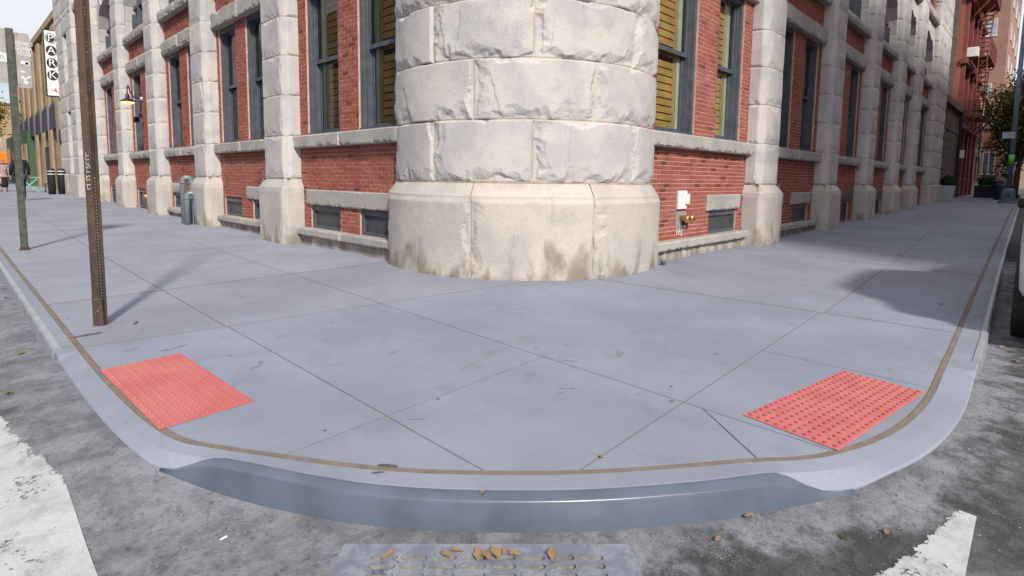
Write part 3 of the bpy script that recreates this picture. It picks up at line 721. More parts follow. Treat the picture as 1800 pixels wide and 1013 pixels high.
def arch_bay(u0, u1, mapf, far):
    a, b = u0+.12, u1-.12; c = (a+b)/2; r = (b-a)/2; zsp = 7.5-r*.95; n = 16
    # window wall behind
    f = MB(mapf); f.box((a-.05, -.34, 5.6), (b+.05, -.30, 7.6)); F = f.build('arched_window', 'glass_far', B)
    g = MB(mapf)
    for k in range(5): u = a+(b-a)*k/4; w = .045 if k in (0, 4) else .03; g.box((u-w, -.30, 5.6), (u+w, -.16, 7.5))
    g.box((a, -.30, 5.6), (b, -.17, 5.7)); g.box((a, -.30, 6.5), (b, -.19, 6.58)); g.build('window_frame', 'frame_grey', F)
    # voussoirs
    m = 9; ro = r+.42
    for k in range(m):
        t0, t1 = math.pi*k/m+.006, math.pi*(k+1)/m-.006
        q = [(c+rr*math.cos(t_), zsp+rr*.95*math.sin(t_)) for rr, t_ in ((r, t0), (ro, t0), (ro, t1), (r, t1))]
        q = [(min(max(u, u0-.01), u1+.01), z) for u, z in q]
        dd = .03+.02*((k*7) % 3); v = MB(mapf); v.hexa([(u, -.30, z) for u, z in q], [(u, dd, z) for u, z in q]); v.build('voussoir', 'stone', F)
    # spandrels beside and above the arch
    s_ = MB(mapf); N = 24; us = np.linspace(u0, u1, N+1)
    def za(u):
        x = (u-c)/ro; return zsp+ro*.95*math.sqrt(max(0, 1-x*x)) if abs(x) < 1 else zsp
    for p, q_ in zip(us[:-1], us[1:]):
        z0a, z0b = min(za(p), 8.0), min(za(q_), 8.0); s_.hexa([(p, -.28, z0a), (q_, -.28, z0b), (q_, -.28, 8.05), (p, -.28, 8.05)], [(p, .0, z0a), (q_, .0, z0b), (q_, .0, 8.05), (p, .0, 8.05)])
    s_.build('spandrel', 'stone', B)
    for x0, x1 in ((u0, a), (b, u1)): block([((x1, .02), (x0, .02), True)], 5.6, zsp, mapf, 'stone', B, .1, .015, .03, None, .3, name='stone_jamb')
    # third storey
    trim(u0, u1, 8.05, 8.32, .16, mapf, 'string_course', True)
    s3 = MB(mapf); w1, w2 = c-.15, c+.15; zz0, zz1 = 8.75, 10.6
    for p, q_, e0, e1 in ((u0, u1, 8.32, zz0), (u0, u1, zz1, 11.0), (u0, a+.15, zz0, zz1), (w1, w2, zz0, zz1), (b-.15, u1, zz0, zz1)): s3.box((p, -.28, e0), (q_, BD, e1))
    s3.build('third_floor_wall', 'far_brick_red', B)
    for p, q_ in ((a+.15, w1), (w2, b-.15)):
        f3 = MB(mapf); f3.box((p, -.26, zz0), (q_, -.22, zz1)); F3 = f3.build('window', 'glass_far', B)
        g3 = MB(mapf); g3.box((p, -.22, zz0), (p+.08, -.1, zz1)); g3.box((q_-.08, -.22, zz0), (q_, -.1, zz1)); g3.box((p+.08, -.22, (zz0+zz1)/2), (q_-.08, -.13, (zz0+zz1)/2+.07)); g3.box((p+.08, -.22, zz1-.1), (q_-.08, -.1, zz1)); g3.build('window_frame', 'frame_grey', F3)

def bay(u0, u1, mapf, wins, bwins, blints, style, far, ledge=True, panel=False):
    if ledge:
        block([((u1, .0), (u0, .0), True)], -.2, .17, mapf, 'stone_plinth', B, .03 if not far else .08, .01, .02, None, .3, name='foundation_stone')
        trim(u0, u1, .173, .30, .085, mapf, 'base_ledge', far, 'stone_trim', .03)
    zb = .30 if ledge else -.2
    holes = [(a, b, zb-.01, .70) for a, b in bwins]+[(a, b, .715, .98) for a, b in blints]+[(a, b, .699, .72) for a, b in bwins]
    brick_panel(u0, u1, zb, 1.71, mapf, holes)
    for a, b in bwins: basement_window(a, b, max(zb, .30 if ledge else .12), .70, mapf)
    for a, b in blints: block([((b, BD+.028), (a, BD+.028), True)], .713, .98, mapf, 'frame_grey' if panel else 'stone_trim', B, .02 if not far else .06, .002 if panel else .012, .003 if panel else .02, None, .25, name='basement_panel' if panel else 'basement_lintel')
    trim(u0, u1, 1.71, 1.92, .07, mapf, 'sill', far)
    brick_panel(u0, u1, 1.92, 4.47, mapf, [(a, b, 1.9, 4.5) for a, b in wins])
    for a, b in wins: window(a, b, 1.92, 4.47, mapf, style)
    trim(u0, u1, 4.47, 4.81, .05, mapf, 'lintel', far)
    brick_panel(u0, u1, 4.81, 5.38, mapf)
    trim(u0, u1, 5.38, 5.60, .10, mapf, 'upper_sill', True)
    arch_bay(u0, u1, mapf, far)

h = .47
bay(2.42, LP[0]-h, ML, [(2.56, 3.65), (4.25, 5.35)], [(2.86, 3.66), (4.27, 5.30)], [(2.6, 5.43)], 'shutter', False)
bay(2.42, RP[0]-h, MR, [(2.72, 3.96), (4.71, 5.75)], [(4.63, 5.78)], [(4.49, 5.89)], 'shutter', False)
def std(u0, u1): w = u1-u0; pw = .62; ww = (w-pw-.5)/2; return [(u0+.25, u0+.25+ww), (u1-.25-ww, u1-.25)]
e = [6.12, 10.22, 14.27, 18.35, 22.45, 26.67]
for i in range(5):
    u0, u1 = e[i]+h, e[i+1]-h; w = std(u0, u1)
    if i == 0: bay(u0, u1, ML, [(6.98, 8.05), (8.62, 9.60)], [(7.3, 7.93), (8.56, 9.57)], [(6.75, 8.20)], 'curtain', False)
    else: bay(u0, u1, ML, w, [w[1]] if i < 3 else w, [(w[1][0]-.1, w[1][1]+.1)] if i < 2 else [], 'curtain' if i < 3 else 'dark', True, i < 2)
e = [6.58, 10.85, 14.8, 18.72, 22.13, 26.47]
for i in range(5):
    u0, u1 = e[i]+h, e[i+1]-h; w = std(u0, u1)
    if i == 0: bay(u0, u1, MR, [(7.35, 8.45), (9.17, 10.14)], [(7.3, 8.0), (8.9, 10.0)], [(7.1, 8.25), (8.75, 10.12)], 'curtain', False)
    else: bay(u0, u1, MR, w, w if i > 1 else [(w[0][0], w[1][1]-.3)], [(w[0][0]-.1, w[0][1]+.1)] if i == 3 else ([(u0+.12, u1-.12)] if i < 3 else []), 'curtain' if i < 2 else 'dark', True, False, i < 3)
for a, b, z0, z1 in HL: window(a, b, z0+.002, z1-.002, ML, 'dark', (z0+z1)/2)
for mf, nm in ((ML, 'l'), (MR, 'r')): wallbk[mf].build('brick_wall', 'mortar', B)
walls = [o for o in B.children if o.name.startswith('brick_wall')]

# bricks: the 300 that show largest are single objects, the rest one joined mesh
def bproj(j):
    a, b, c, d, mf, dd = j; p = np.array(mf((a+b)/2, dd, (c+d)/2)); q = ROT.T@(p-CAM); zc = -q[2]
    x, y = PPT[0]+FPX*q[0]/zc, PPT[1]-FPX*q[1]/zc; ok = 0 < y < 1013 and 0 < x < 1800 and not (705 < x < 1160)
    return (b-a)*(d-c)/zc**2 if ok and b-a > .15 else -1
brick_jobs.sort(key=bproj, reverse=True)
def bmesh_add(m, j, mapped=True):
    a, b, c, d, mf, dd = j; e_ = .003; bk = dd-.03
    v = [(a, bk, c), (b, bk, c), (b, bk, d), (a, bk, d), (a, dd-e_, c), (b, dd-e_, c), (b, dd-e_, d), (a, dd-e_, d), (a+e_, dd, c+e_), (b-e_, dd, c+e_), (b-e_, dd, d-e_), (a+e_, dd, d-e_)]
    f = [(8, 9, 10, 11), (4, 5, 9, 8), (5, 6, 10, 9), (6, 7, 11, 10), (7, 4, 8, 11), (0, 1, 5, 4), (1, 2, 6, 5), (2, 3, 7, 6), (3, 0, 4, 7)]
    if mf is ML: f = [q[::-1] for q in f]
    m.add([mf(*p) for p in v], f)
for j in brick_jobs[:300]:
    m = MB(); bmesh_add(m, j); m.build('brick', 'brick', walls[0] if j[4] is ML else walls[1], fix=False)
m = MB()
for j in brick_jobs[300:]: bmesh_add(m, j)
tag(m.build('brickwork', 'brick', B, fix=False), kind='stuff')

# ================================================================== helpers for placing from the photo
def on_plane(p, axis, val):
    d = ROT@_cray(p); return CAM+d*(val-CAM[axis])/d[axis]
gz = lambda x, y: float(rise(x, y))

# ------------------------------------------------------------------ catch basin grate
g0 = np.array([-3.599, -2.413]); e1 = np.array([.708, -.706]); e2 = np.array([-.706, -.708]); zg = -.115+.020
W_, D_ = 1.01, .62; gp = lambda a, b, z: (*(g0+e1*a+e2*b), z)
G = empty('drain_grate', (g0[0], g0[1], zg), 'slotted cast iron drain grate in the gutter under the kerb nosing', 'drain grate')
loc = lambda a, b, z: tuple(np.array(gp(a, b, z))-np.array([g0[0], g0[1], zg]))
m = MB(); ncx, ncy = 8, 13; ca, cb = .095, .050; sx, sy = (W_-2*ca)/ncx, .0435
def cell(m, a0, a1, b0, b1, sa, sb, z):
    cx_, cy_ = (a0+a1)/2, (b0+b1)/2; inner = []; outer = []; ha, hb = (a1-a0)/2, (b1-b0)/2; ph = math.atan2(hb, ha)
    T_ = [0, ph*.5, ph, .8, 1.2]; T_ = T_+[math.pi/2]+[math.pi-t_ for t_ in T_[::-1]]; T_ = T_+[math.pi+t_ for t_ in T_[1:-1]]; n = len(T_)
    for t_ in T_:
        c, s = math.cos(t_), math.sin(t_); inner.append((cx_+(0 if abs(c) < 1e-6 else math.copysign(sa-sb, c))+sb*c, cy_+sb*s)); q = max(abs(c)/ha, abs(s)/hb); outer.append((cx_+c/q, cy_+s/q))
    v = [loc(*p, z) for p in outer]+[loc(*p, z) for p in inner]+[loc(*p, z-.016) for p in inner]
    m.add(v, [(k, (k+1) % n, n+(k+1) % n, n+k) for k in range(n)]+[(n+k, n+(k+1) % n, 2*n+(k+1) % n, 2*n+k) for k in range(n)])
for i in range(ncx):
    for j in range(ncy):
        a0 = ca+i*sx; b0 = cb+j*sy; cell(m, a0, a0+sx, b0, b0+sy, .0455, .0145, zg)
b1_ = cb+ncy*sy
for a0, a1, b0, b1 in ((0, W_, 0, cb), (0, W_, b1_, D_), (0, ca, cb, b1_), (W_-ca, W_, cb, b1_)): m.add([loc(a, b, zg) for a, b in ((a0, b0), (a1, b0), (a1, b1), (a0, b1))], [(0, 1, 2, 3)])
m.hexa([loc(a, b, zg-.03) for a, b in ((-.02, -.02), (W_+.02, -.02), (W_+.02, D_+.02), (-.02, D_+.02))], [loc(a, b, zg-.0145) for a, b in ((-.02, -.02), (W_+.02, -.02), (W_+.02, D_+.02), (-.02, D_+.02))])
NTg = NT('cast_iron'); c = NTg.mix(NTg.ramp(NTg.noise(7, 7, .7, dist=.5), .42, .6), (.30, .32, .375), (.20, .215, .265)); c = NTg.mix(NTg.ramp(NTg.noise(9, 6, .7, dist=.6), .60, .68, 0, .75), c, (.055, .06, .10)); NTg.out(c, .55, NTg.noise(90, 4), .4, .003, .2)
m.build('grate', 'cast_iron', G, fix=False)
s_ = MB(); s_.add([loc(a, b, zg-.0115) for a, b in ((ca-.02, cb-.01), (W_-ca+.02, cb-.01), (W_-ca+.02, b1_+.01), (ca-.02, b1_+.01))], [(0, 1, 2, 3)]); s_.build('silt', 'silt', G, fix=False)
# mortar collar round the grate
cmb = MB(); out4 = [(-.05, -.045), (W_+.05, -.045), (W_+.05, D_+.05), (-.05, D_+.05)]
# leaves
def leaf(p, size, label, group, mat='leaf_dry', rz=None, tilt=.5):
    r = random.Random(int(p[0]*1e4)+int(p[1]*1e3)); n = 7; v = []; f = []
    for k in range(n+1):
        t_ = k/n; w = math.sin(math.pi*t_**.8)*.33; zc_ = .06*math.sin(math.pi*t_)+.16*(t_-.4)**2
        j1, j2 = r.uniform(.55, 1.1), r.uniform(.55, 1.1); v += [(t_-.5, -w*j1, zc_+r.uniform(.1, .6)*w), (t_-.5, r.uniform(-.03, .03), zc_), (t_-.5, w*j2, zc_+r.uniform(.1, .7)*w)]
    f = [(k*3+i, k*3+i+1, k*3+i+4, k*3+i+3) for k in range(n) for i in (0, 1)]
    v.append((-.85, .02, .02)); v.append((-.85, -.01, .02)); f.append((1, 0, len(v)-1)); 
    o = MB().add([(a*size, b*size, c*size) for a, b, c in v], f).build('fallen_leaf', mat, None, True, fix=False)
    o.location = p; o.rotation_euler = (r.uniform(-.2, .2)*tilt, r.uniform(-.3, .2)*tilt, rz if rz is not None else r.uniform(0, 6.28)); tag(o, label, 'leaf', group); return o
rr = random.Random(5)
for k in range(9):
    a, b = [(.16, .07), (.36, .075), (.395, .062), (.47, .06), (.50, .075), (.53, .066), (.565, .055), (.60, .072), (.73, .075)][k]; leaf(gp(a, b, zg+.006+.004*(k % 3)), rr.uniform(.035, .06), 'small dry brown leaf caught on the drain grate slots', 'dry leaves on the drain grate')
for pxl in [(432, 868), (452, 870), (418, 864)]:
    q = on_plane(pxl, 2, -.095); leaf((q[0], q[1], float(road_z(q[0], q[1]))+.008), .035, 'dry brown leaf scrap in the gutter at the left foot of the nosing', 'leaf scraps along the nosing foot')
for pxl in [(1263, 950), (1558, 948)]:
    q = on_plane(pxl, 2, -.11); leaf((q[0], q[1], float(road_z(q[0], q[1]))+.01), .04, 'small orange-brown leaf on open asphalt right of the grate', 'orange leaves on the asphalt')
q = on_plane((1318, 912), 2, -.11); leaf((q[0], q[1], -.1), .045, 'orange leaf against the right foot of the steel nosing', None)
q = on_plane((1482, 948), 2, -.11); leaf((q[0], q[1], -.1), .03, 'small green leaf on the asphalt at the lower right', None, 'leaf_bush')
for pxl in [(15, 712), (37, 622), (12, 525)]:
    q = on_plane(pxl, 2, -.11); leaf((q[0], q[1], float(road_z(q[0], q[1]))+.01), .06, 'yellow leaf in the left street gutter beside the steel kerb edge', 'yellow leaves in the left gutter', 'leaf_yellow')
for pxl in [(1056, 803), (848, 866), (660, 476)]:
    q = on_plane(pxl, 2, .004); leaf((q[0], q[1], .004+gz(q[0], q[1])), .03, 'tiny tan leaf lying on the corner pavement', 'tiny leaves on the pavement')
for pxl in [(1570, 388), (1640, 415), (1655, 527), (1700, 395), (1580, 445)]:
    q = on_plane(pxl, 2, .05); leaf((q[0], q[1], .004+gz(q[0], q[1])), .06, 'brown leaf on the right street pavement', 'leaves on the right pavement')
for k in range(16):
    x = rr.uniform(1.0, 7.5); y = float(np.interp(x, KC[iB:, 0], KC[iB:, 1]))-rr.uniform(.2, .42)
    leaf((x, y, float(road_z(x, y))+.008), rr.uniform(.04, .08), 'pale dry leaf in the right street gutter', 'dry leaves in the right gutter')
# cigarette ends
for pxl, lb in (((393, 947), 'white cigarette end lying on the asphalt left of the grate'), ((456, 874), 'white cigarette end in the gutter by the nosing')):
    q = on_plane(pxl, 2, -.11); z = float(road_z(q[0], q[1])); a = rr.uniform(0, 3); o = MB().tube([(-.012, 0, 0), (.012, 0, 0)], .004, 8).build('cigarette_end', 'sticker_white'); o.location = (q[0], q[1], z+.007); o.rotation_euler[2] = a; tag(o, lb, 'litter')
# grit
m = MB(); r_ = np.random.RandomState(3)
for k in range(5200):
    i = r_.randint(np.argmin(np.abs(KC[:, 1]-4)), np.argmin(np.abs(KC[:, 0]-4)+9*(KC[:, 1] > 0))); off = abs(r_.normal(0, .35))+.01+.02*r_.rand(); p = KO[i]+KN[i]*off+r_.normal(0, .02, 2)
    if dline(p, (0, 0), (1, 0)) > 9: continue
    d_ = np.array(p)-g0; a_, b_ = d_@e1, d_@e2
    if -.03 < a_ < W_+.03 and -.03 < b_ < D_+.03: continue
    if np.min(((KO[max(0, i-30):i+30]-p)**2).sum(1)) < .0001: continue
    s = r_.uniform(.0015, .0042)*(1.6 if r_.rand() < .06 else 1); z = float(road_z(p[0], p[1])); c = [(p[0]+s*x_, p[1]+s*y_, z+s*z_) for x_, y_, z_ in r_.normal(0, .12, (6, 3))+np.array([(1, 0, .3), (-1, 0, .3), (0, 1, .3), (0, -1, .3), (0, 0, 1), (0, 0, -.6)])]
    m.add(c, [(0, 2, 4), (2, 1, 4), (1, 3, 4), (3, 0, 4), (2, 0, 5), (1, 2, 5), (3, 1, 5), (0, 3, 5)])
tag(m.build('grit', 'stone_chip'), 'loose grit and road dust along the kerb', None, None, 'stuff')

# ------------------------------------------------------------------ posts and signs on the left
bp_ = np.array([-3.72, 1.27]); P1 = empty('sign_post', (*bp_, 0), 'rusty brown perforated steel post standing by the left kerb ramp', 'post', rz=RAD(-28)); P1.scale = (.78, .78, 1)
m = MB(); Hh = 3.25
m.box((-.042, -.004, -.05), (.026, .002, Hh)); m.box((-.042, .002, -.05), (-.037, .038, Hh)); m.build('flange', 'rust', P1, bevel=.002)
# perforated web, seen turned to the right
w = MB(); wx, wd_ = .026, .040; pit = .0254; n = int(Hh/pit); ang = RAD(52); ux, uy = math.cos(ang), math.sin(ang)
for k in range(n):
    z0 = k*pit; cx_, cz = wd_/2, z0+pit/2; ph = math.atan2(pit, wd_); T_ = [0, ph, math.pi/2, math.pi-ph, math.pi, math.pi+ph, 1.5*math.pi, 2*math.pi-ph]; N8 = 8; inn_ = [(cx_+.0055*math.cos(t_), cz+.0055*math.sin(t_)) for t_ in T_]; outr = []
    for t_ in T_:
        c, s = math.cos(t_), math.sin(t_); q_ = max(abs(c)/(wd_/2), abs(s)/(pit/2)); outr.append((cx_+c/q_, cz+s/q_))
    P_ = lambda a, z, e=0: (wx+a*ux+e*uy, -.001+a*uy-e*ux, z)
    w.add([P_(*p) for p in outr]+[P_(*p) for p in inn_]+[P_(*p, -.004) for p in inn_], [(i, (i+1) % N8, N8+(i+1) % N8, N8+i) for i in range(N8)]+[(N8+i, N8+(i+1) % N8, 2*N8+(i+1) % N8, 2*N8+i) for i in range(N8)])
tag(w.build('perforated_web', 'rust', P1, fix=False), kind='stuff')
fl2 = MB(); fl2.hexa([(wx+wd_*ux, wd_*uy, -.05), (wx+wd_*ux+.022, wd_*uy-.004, -.05), (wx+wd_*ux+.022, wd_*uy, -.05), (wx+wd_*ux, wd_*uy+.004, -.05)], [(wx+wd_*ux, wd_*uy, Hh), (wx+wd_*ux+.022, wd_*uy-.004, Hh), (wx+wd_*ux+.022, wd_*uy, Hh), (wx+wd_*ux, wd_*uy+.004, Hh)]); fl2.build('flange', 'rust', P1)
st = MB(); st.hexa([(-.044, -.007, -.02), (.05, -.007, -.02), (.06, .045, -.02), (-.044, .045, -.02)], [(-.043, -.006, .24), (.04, -.006, .22), (.05, .04, .20), (-.043, .04, .24)]); st.build('anchor_sleeve', 'rust', P1)
gf = MB(); rg = random.Random(2)
for k in range(9):
    z = 1.36-.032*k; gf.tube([(-.03+rg.uniform(0, .012), -.0055, z+rg.uniform(0, .02)), (-.018, -.0055, z-.012), (-.004+rg.uniform(-.008, .01), -.0055, z+rg.uniform(-.01, .02)), (.006, -.0055, z-.008)], .0022, 5)
gf.build('graffiti_tag', 'sticker_white', P1)
# green U-channel post with two sign backs
P2 = empty('sign_post', (-3.67, 7.28, gz(-3.67, 7.28)), 'green channel post at the left kerb carrying two grey sign backs', 'post')
m = MB(); m.box((-.03, -.006, -.05), (.03, .0, 3.36)); m.box((-.046, 0, -.05), (-.03, .03, 3.36)); m.box((.03, 0, -.05), (.046, .03, 3.36)); m.build('channel', 'post_green', P2, bevel=.003)
hs = MB()
for k in range(60): hs.lathe((0, -.0065, .2+k*.051), [(.0055, 0), (.0055, .002)], 8, 'y')
tag(hs.build('punched_holes', 'sign_black', P2), kind='stuff')
m = MB(); m.box((-.07, -.03, 0), (.07, .05, .012)); m.lathe((0, .01, 0), [(.06, 0), (.055, .05), (.04, .06)], 10); m.build('base_sleeve', 'rust', P2)
def plate(x0, x1, z0, z1, y, name, parent, mat, r=.03):
    P = []
    for cx_, cz, a0 in ((x1-r, z1-r, 0), (x0+r, z1-r, 90), (x0+r, z0+r, 180), (x1-r, z0+r, 270)):
        for k in range(5): a = RAD(a0+k*22.5); P.append((cx_+r*math.cos(a), cz+r*math.sin(a)))
    return MB().hexa([(x, y, z) for x, z in P], [(x, y+.003, z) for x, z in P]).build(name, mat, parent)
gp0 = np.array([-3.67, 7.28, gz(-3.67, 7.28)])
q0 = on_plane((22, 56), 1, 7.31)-gp0; q1 = on_plane((57.5, 156), 1, 7.31)-gp0
S1 = plate(.048, q1[0], q1[2], q0[2], .033, 'sign_back', P2, 'sign_back', .035); tag(S1, 'grey sign back with white lettering stickers')
cxs = (.048+q1[0])/2+.018; hz = (q0[2]-q1[2])
for k, tx in enumerate(('REMAKO', 'GOMBA', 'TCU33')):
    me = text_mesh(tx, .088 if k == 0 else .092, .001); o = link('sticker_lettering', me, 'sticker_white', S1); o.location = (cxs, .031, q0[2]-.16-.075*k); o.rotation_euler[0] = RAD(90); o.scale = (.60, .95, 1)
for (dx, dz, w_, h_) in ((0, -.44, .10, .055), (.03, -.455, .05, .05), (-.035, -.66, .035, .03), (-.01, -.69, .03, .035), (.02, -.67, .03, .03), (.045, -.65, .04, .03), (.0, -.735, .045, .05), (-.03, -.58, .05, .025)):
    m = MB(); m.hexa([(cxs+dx-w_/2, .0305, q0[2]+dz-h_*.4), (cxs+dx+w_*.4, .0305, q0[2]+dz-h_/2), (cxs+dx+w_/2, .0305, q0[2]+dz+h_*.4), (cxs+dx-w_*.4, .0305, q0[2]+dz+h_/2)], [(cxs+dx-w_/2, .0325, q0[2]+dz-h_*.4), (cxs+dx+w_*.4, .0325, q0[2]+dz-h_/2), (cxs+dx+w_/2, .0325, q0[2]+dz+h_*.4), (cxs+dx-w_*.4, .0325, q0[2]+dz+h_/2)]); m.build('sticker', 'sticker_white', S1)
S2 = plate(-.36, -.02, q1[2]+.05, q0[2]+.03, .034, 'sign_back', P2, 'sign_back', .035)
o = MB(); o.box((-.34, .031, q0[2]-.46), (-.03, .033, q0[2]-.33)); o.build('sticker', 'sticker_white', S2)
me = text_mesh('EA', .12, .001); o = link('sticker_lettering', me, 'sign_back', S2); o.location = (-.13, .030, q0[2]-.395); o.rotation_euler[0] = RAD(90)
for zz_ in (q0[2]-.03, q1[2]+.04): bo = MB(); bo.lathe((.085, .03, zz_), [(.008, 0), (.008, .004)], 8, 'y'); bo.build('bolt', 'sign_black', S1)

# PARK blade sign on the end of the left facade
YS = 30.35; tl, tr_, br, bl_ = (on_plane(p, 1, YS) for p in ((73.5, 51.3), (99.5, 54), (109, 170), (83, 170.5)))
x0, x1 = (tl[0]+bl_[0])/2, (tr_[0]+br[0])/2; z0, z1 = (bl_[2]+br[2])/2, (tl[2]+tr_[2])/2; wS = x1-x0; hS = z1-z0
PK = empty('park_sign', ((x0+x1)/2, YS, z0), 'white vertical PARK blade sign with black circles and red arrow', 'sign')
m = MB(); m.box((-wS/2, -.001, 0), (wS/2, .16, hS)); m.build('cabinet', 'sign_black', PK, bevel=.01)
m = MB(); m.box((-wS/2+.045, -.012, .045), (wS/2-.045, -.002, hS-.045)); FC = m.build('face', 'sign_white', PK)
for k, chx in enumerate('PARK'):
    zc = hS*(1-.125-.185*k); rx = wS*.37
    m = MB(); m.lathe((0, -.016, 0), [(1, 0), (1, .005)], 28, 'y'); o = m.build('letter_disc', 'sign_black', FC); o.location = (0, 0, zc); o.scale = (rx, 1, hS*.077)
    if k == 0: m = MB(); m.tube([(.84*rx*math.cos(a), -.019, zc+.84*hS*.077*math.sin(a)) for a in np.linspace(0, 2*math.pi, 30)], .012, 6); m.build('letter_ring', 'sign_white', FC)
    o = link('letter', text_mesh(chx, .52, .004), 'sign_white', FC); o.location = (0, -.02, zc); o.rotation_euler[0] = RAD(90); o.scale = (.92, .92, 1)
    md = o.modifiers.new('s', 'SOLIDIFY'); md.thickness = .01
m = MB(); ar = [(.36, .06), (.08, .30), (.06, .155), (-.32, .19)]; ar = [(a*wS, b*wS*1.7+hS*.045) for a, b in ar]; m.hexa([(a, -.017, z) for a, z in ar], [(a, -.013, z) for a, z in ar]); m.build('arrow', 'sign_red', FC)
m = MB()
for zz_ in (.3, hS-.3): m.box((wS/2, .05, zz_), (-.1-(x0+x1)/2, .11, zz_+.07))
m.build('bracket', 'black_metal', PK)

# ------------------------------------------------------------------ wall fittings
YL = 16.5
LM = empty('gooseneck_lamp', (-.0, YL, 3.55), 'black gooseneck wall lamp glowing orange between brick and stone pilaster', 'lamp')
m = MB(); m.lathe((-.0, 0, 0), [(.055, 0), (.055, .05)], 12, 'x'); m.v = [(-x+.05*1, y, z) for x, y, z in m.v]; m.build('wall_plate', 'plastic_white', LM)
m = MB(); pts = [(.03, 0, 0), (-.18, -.06, .02), (-.30, -.2, .16), (-.36, -.36, .30), (-.42, -.52, .30), (-.46, -.62, .16), (-.46, -.63, .02)]; m.tube(catmull(np.array(pts)[:, :3], .05).tolist() if False else pts, .016, 8); m.build('arm', 'black_metal', LM, True)
m = MB(); m.lathe((-.46, -.63, -.2), [(.20, 0), (.205, .02), (.15, .06), (.06, .10), (.05, .20), (.03, .24)], 20); m.build('shade', 'black_metal', LM, True)
m = MB(); m.lathe((-.46, -.63, -.26), [(.10, 0), (.16, .03), (.185, .065)], 16); m.build('globe', 'lamp_glow', LM, True)
FLd = empty('floodlight', (-.0, 16.62, 3.0), 'small dark floodlight under the gooseneck lamp', 'lamp')
m = MB(); m.box((-.03, -.04, -.02), (.05, .04, .06)); m.build('bracket', 'black_metal', FLd); m = MB(); m.hexa([(-.03, -.1, -.16), (-.03, .1, -.16), (-.03, .1, -.02), (-.03, -.1, -.02)], [(-.16, -.12, -.19), (-.16, .12, -.19), (-.16, .12, -.01), (-.16, -.12, -.01)]); m.build('head', 'plastic_black', FLd, bevel=.01)
# vent pipes: two inverted U bends
def ubend(p, h, name, label):
    E_ = empty('standpipe', (p[0], p[1], gz(p[0], p[1])), label, 'standpipe', 'grey pipe bends beside the pilaster', rz=RAD(72)); r = .062; c = .092
    m = MB(); path = [(0, -c, -.1), (0, -c, h-c)]+[(0, -c*math.cos(a), h-c+c*math.sin(a)) for a in np.linspace(.2, math.pi-.2, 9)]+[(0, c, h-c), (0, c, -.1)]; m.tube(path, r, 16); m.build('pipe', 'pipe_grey', E_, True)
    for s in (-c, c): k = MB(); k.lathe((0, s, h-c-.05), [(r, 0), (r+.012, .005), (r+.012, .04), (r, .045)], 16); k.build('collar', 'pipe_grey', E_, True)
ubend((-.40, 10.72), 1.10, 'a', 'taller grey pipe bend, rear of the pair beside the pilaster'); ubend((-.42, 10.38), .74, 'b', 'shorter grey pipe bend, front of the pair beside the pilaster')
# right facade: access box, brass hose connection, tag
AB = empty('access_box', (3.62, .05, .77), 'white metal access box on the brick above the brass connection', 'utility box'); m = MB(); m.box((-.15, -.035, 0), (.13, 0, .29)); m.build('cover', 'plastic_white', AB, bevel=.004); m = MB(); m.box((.06, -.075, .08), (.15, -.035, .24)); m.build('latch_box', 'plastic_white', AB, bevel=.006)
FD = empty('hose_connection', (3.62, .05, .6), 'brass twin fire hose connection low on the brick wall', 'hose connection'); m = MB(); m.box((-.18, -.02, -.13), (.16, 0, .13)); m.build('back_plate', 'galv', FD, bevel=.004)
for dx in (-.02, .14):
    m = MB(); m.lathe((dx, 0, .02), [(.05, -.02), (.045, -.1), (.062, -.105), (.065, -.15), (.05, -.165), (.02, -.17)], 18, 'y'); m.build('cap', 'brass', FD, True)
m = MB(); m.lathe((.05, 0, -.06), [(.03, -.01), (.03, -.07)], 10, 'y'); m.build('body', 'black_metal', FD)
GT = MB(); rg = random.Random(8)
for k, (a, b) in enumerate((((0, .1), (.07, .1)), ((.035, .1), (.03, 0)), ((.09, 0), (.12, .11)), ((.12, .11), (.15, 0)), ((.17, .11), (.19, .05)), ((.22, .11), (.18, -.02)), ((.0, .05), (.16, .055)))): GT.tube([(3.46+a[0], .042, .36+a[1]), (3.46+(a[0]+b[0])/2+.006, .042, .36+(a[1]+b[1])/2), (3.46+b[0], .042, .36+b[1])], .0045, 5)
tag(GT.build('graffiti_tag', 'sticker_white'), 'small white graffiti tag on the brick below the brass connection', 'graffiti')
DS = empty('drain_stub', (2.66, -.2, 0), 'short grey drain pipe stub where the round pier meets the right wall', 'pipe'); m = MB(); m.lathe((0, 0, -.02), [(.035, 0), (.035, .07), (.046, .075), (.046, .10), (.03, .10)], 14); m.build('pipe', 'pipe_grey', DS, True)
# left facade: pipe and valves
SP = empty('wall_pipe', (-.0, 15.55, .05), 'thin vertical pipe with black top on the left brick wall', 'pipe'); m = MB(); m.tube([(-.02, .0, 0), (-.02, .0, 1.0)], .035, 10); m.build('pipe', 'red_trim', SP, True); m = MB(); m.tube([(-.02, 0, 1.0), (-.02, 0, 1.42)], .037, 10); m.build('sleeve', 'planter_grey', SP, True); m = MB(); m.tube([(-.02, 0, 1.42), (-.02, 0, 1.62)], .04, 10); m.build('cap', 'black_metal', SP, True)
HV = empty('hose_connection', (-.0, 15.85, .52), 'small brass twin valve in the left basement opening', 'hose connection')
for dy in (-.1, .1): m = MB(); m.lathe((0, dy, 0), [(.03, .02), (.03, -.1), (.075, -.11), (.075, -.16), (.03, -.17)], 14, 'x'); m.build('cap', 'brass', HV, True)
m = MB(); m.box((-.02, -.2, -.06), (.05, .2, .06)); m.build('body', 'galv', HV)

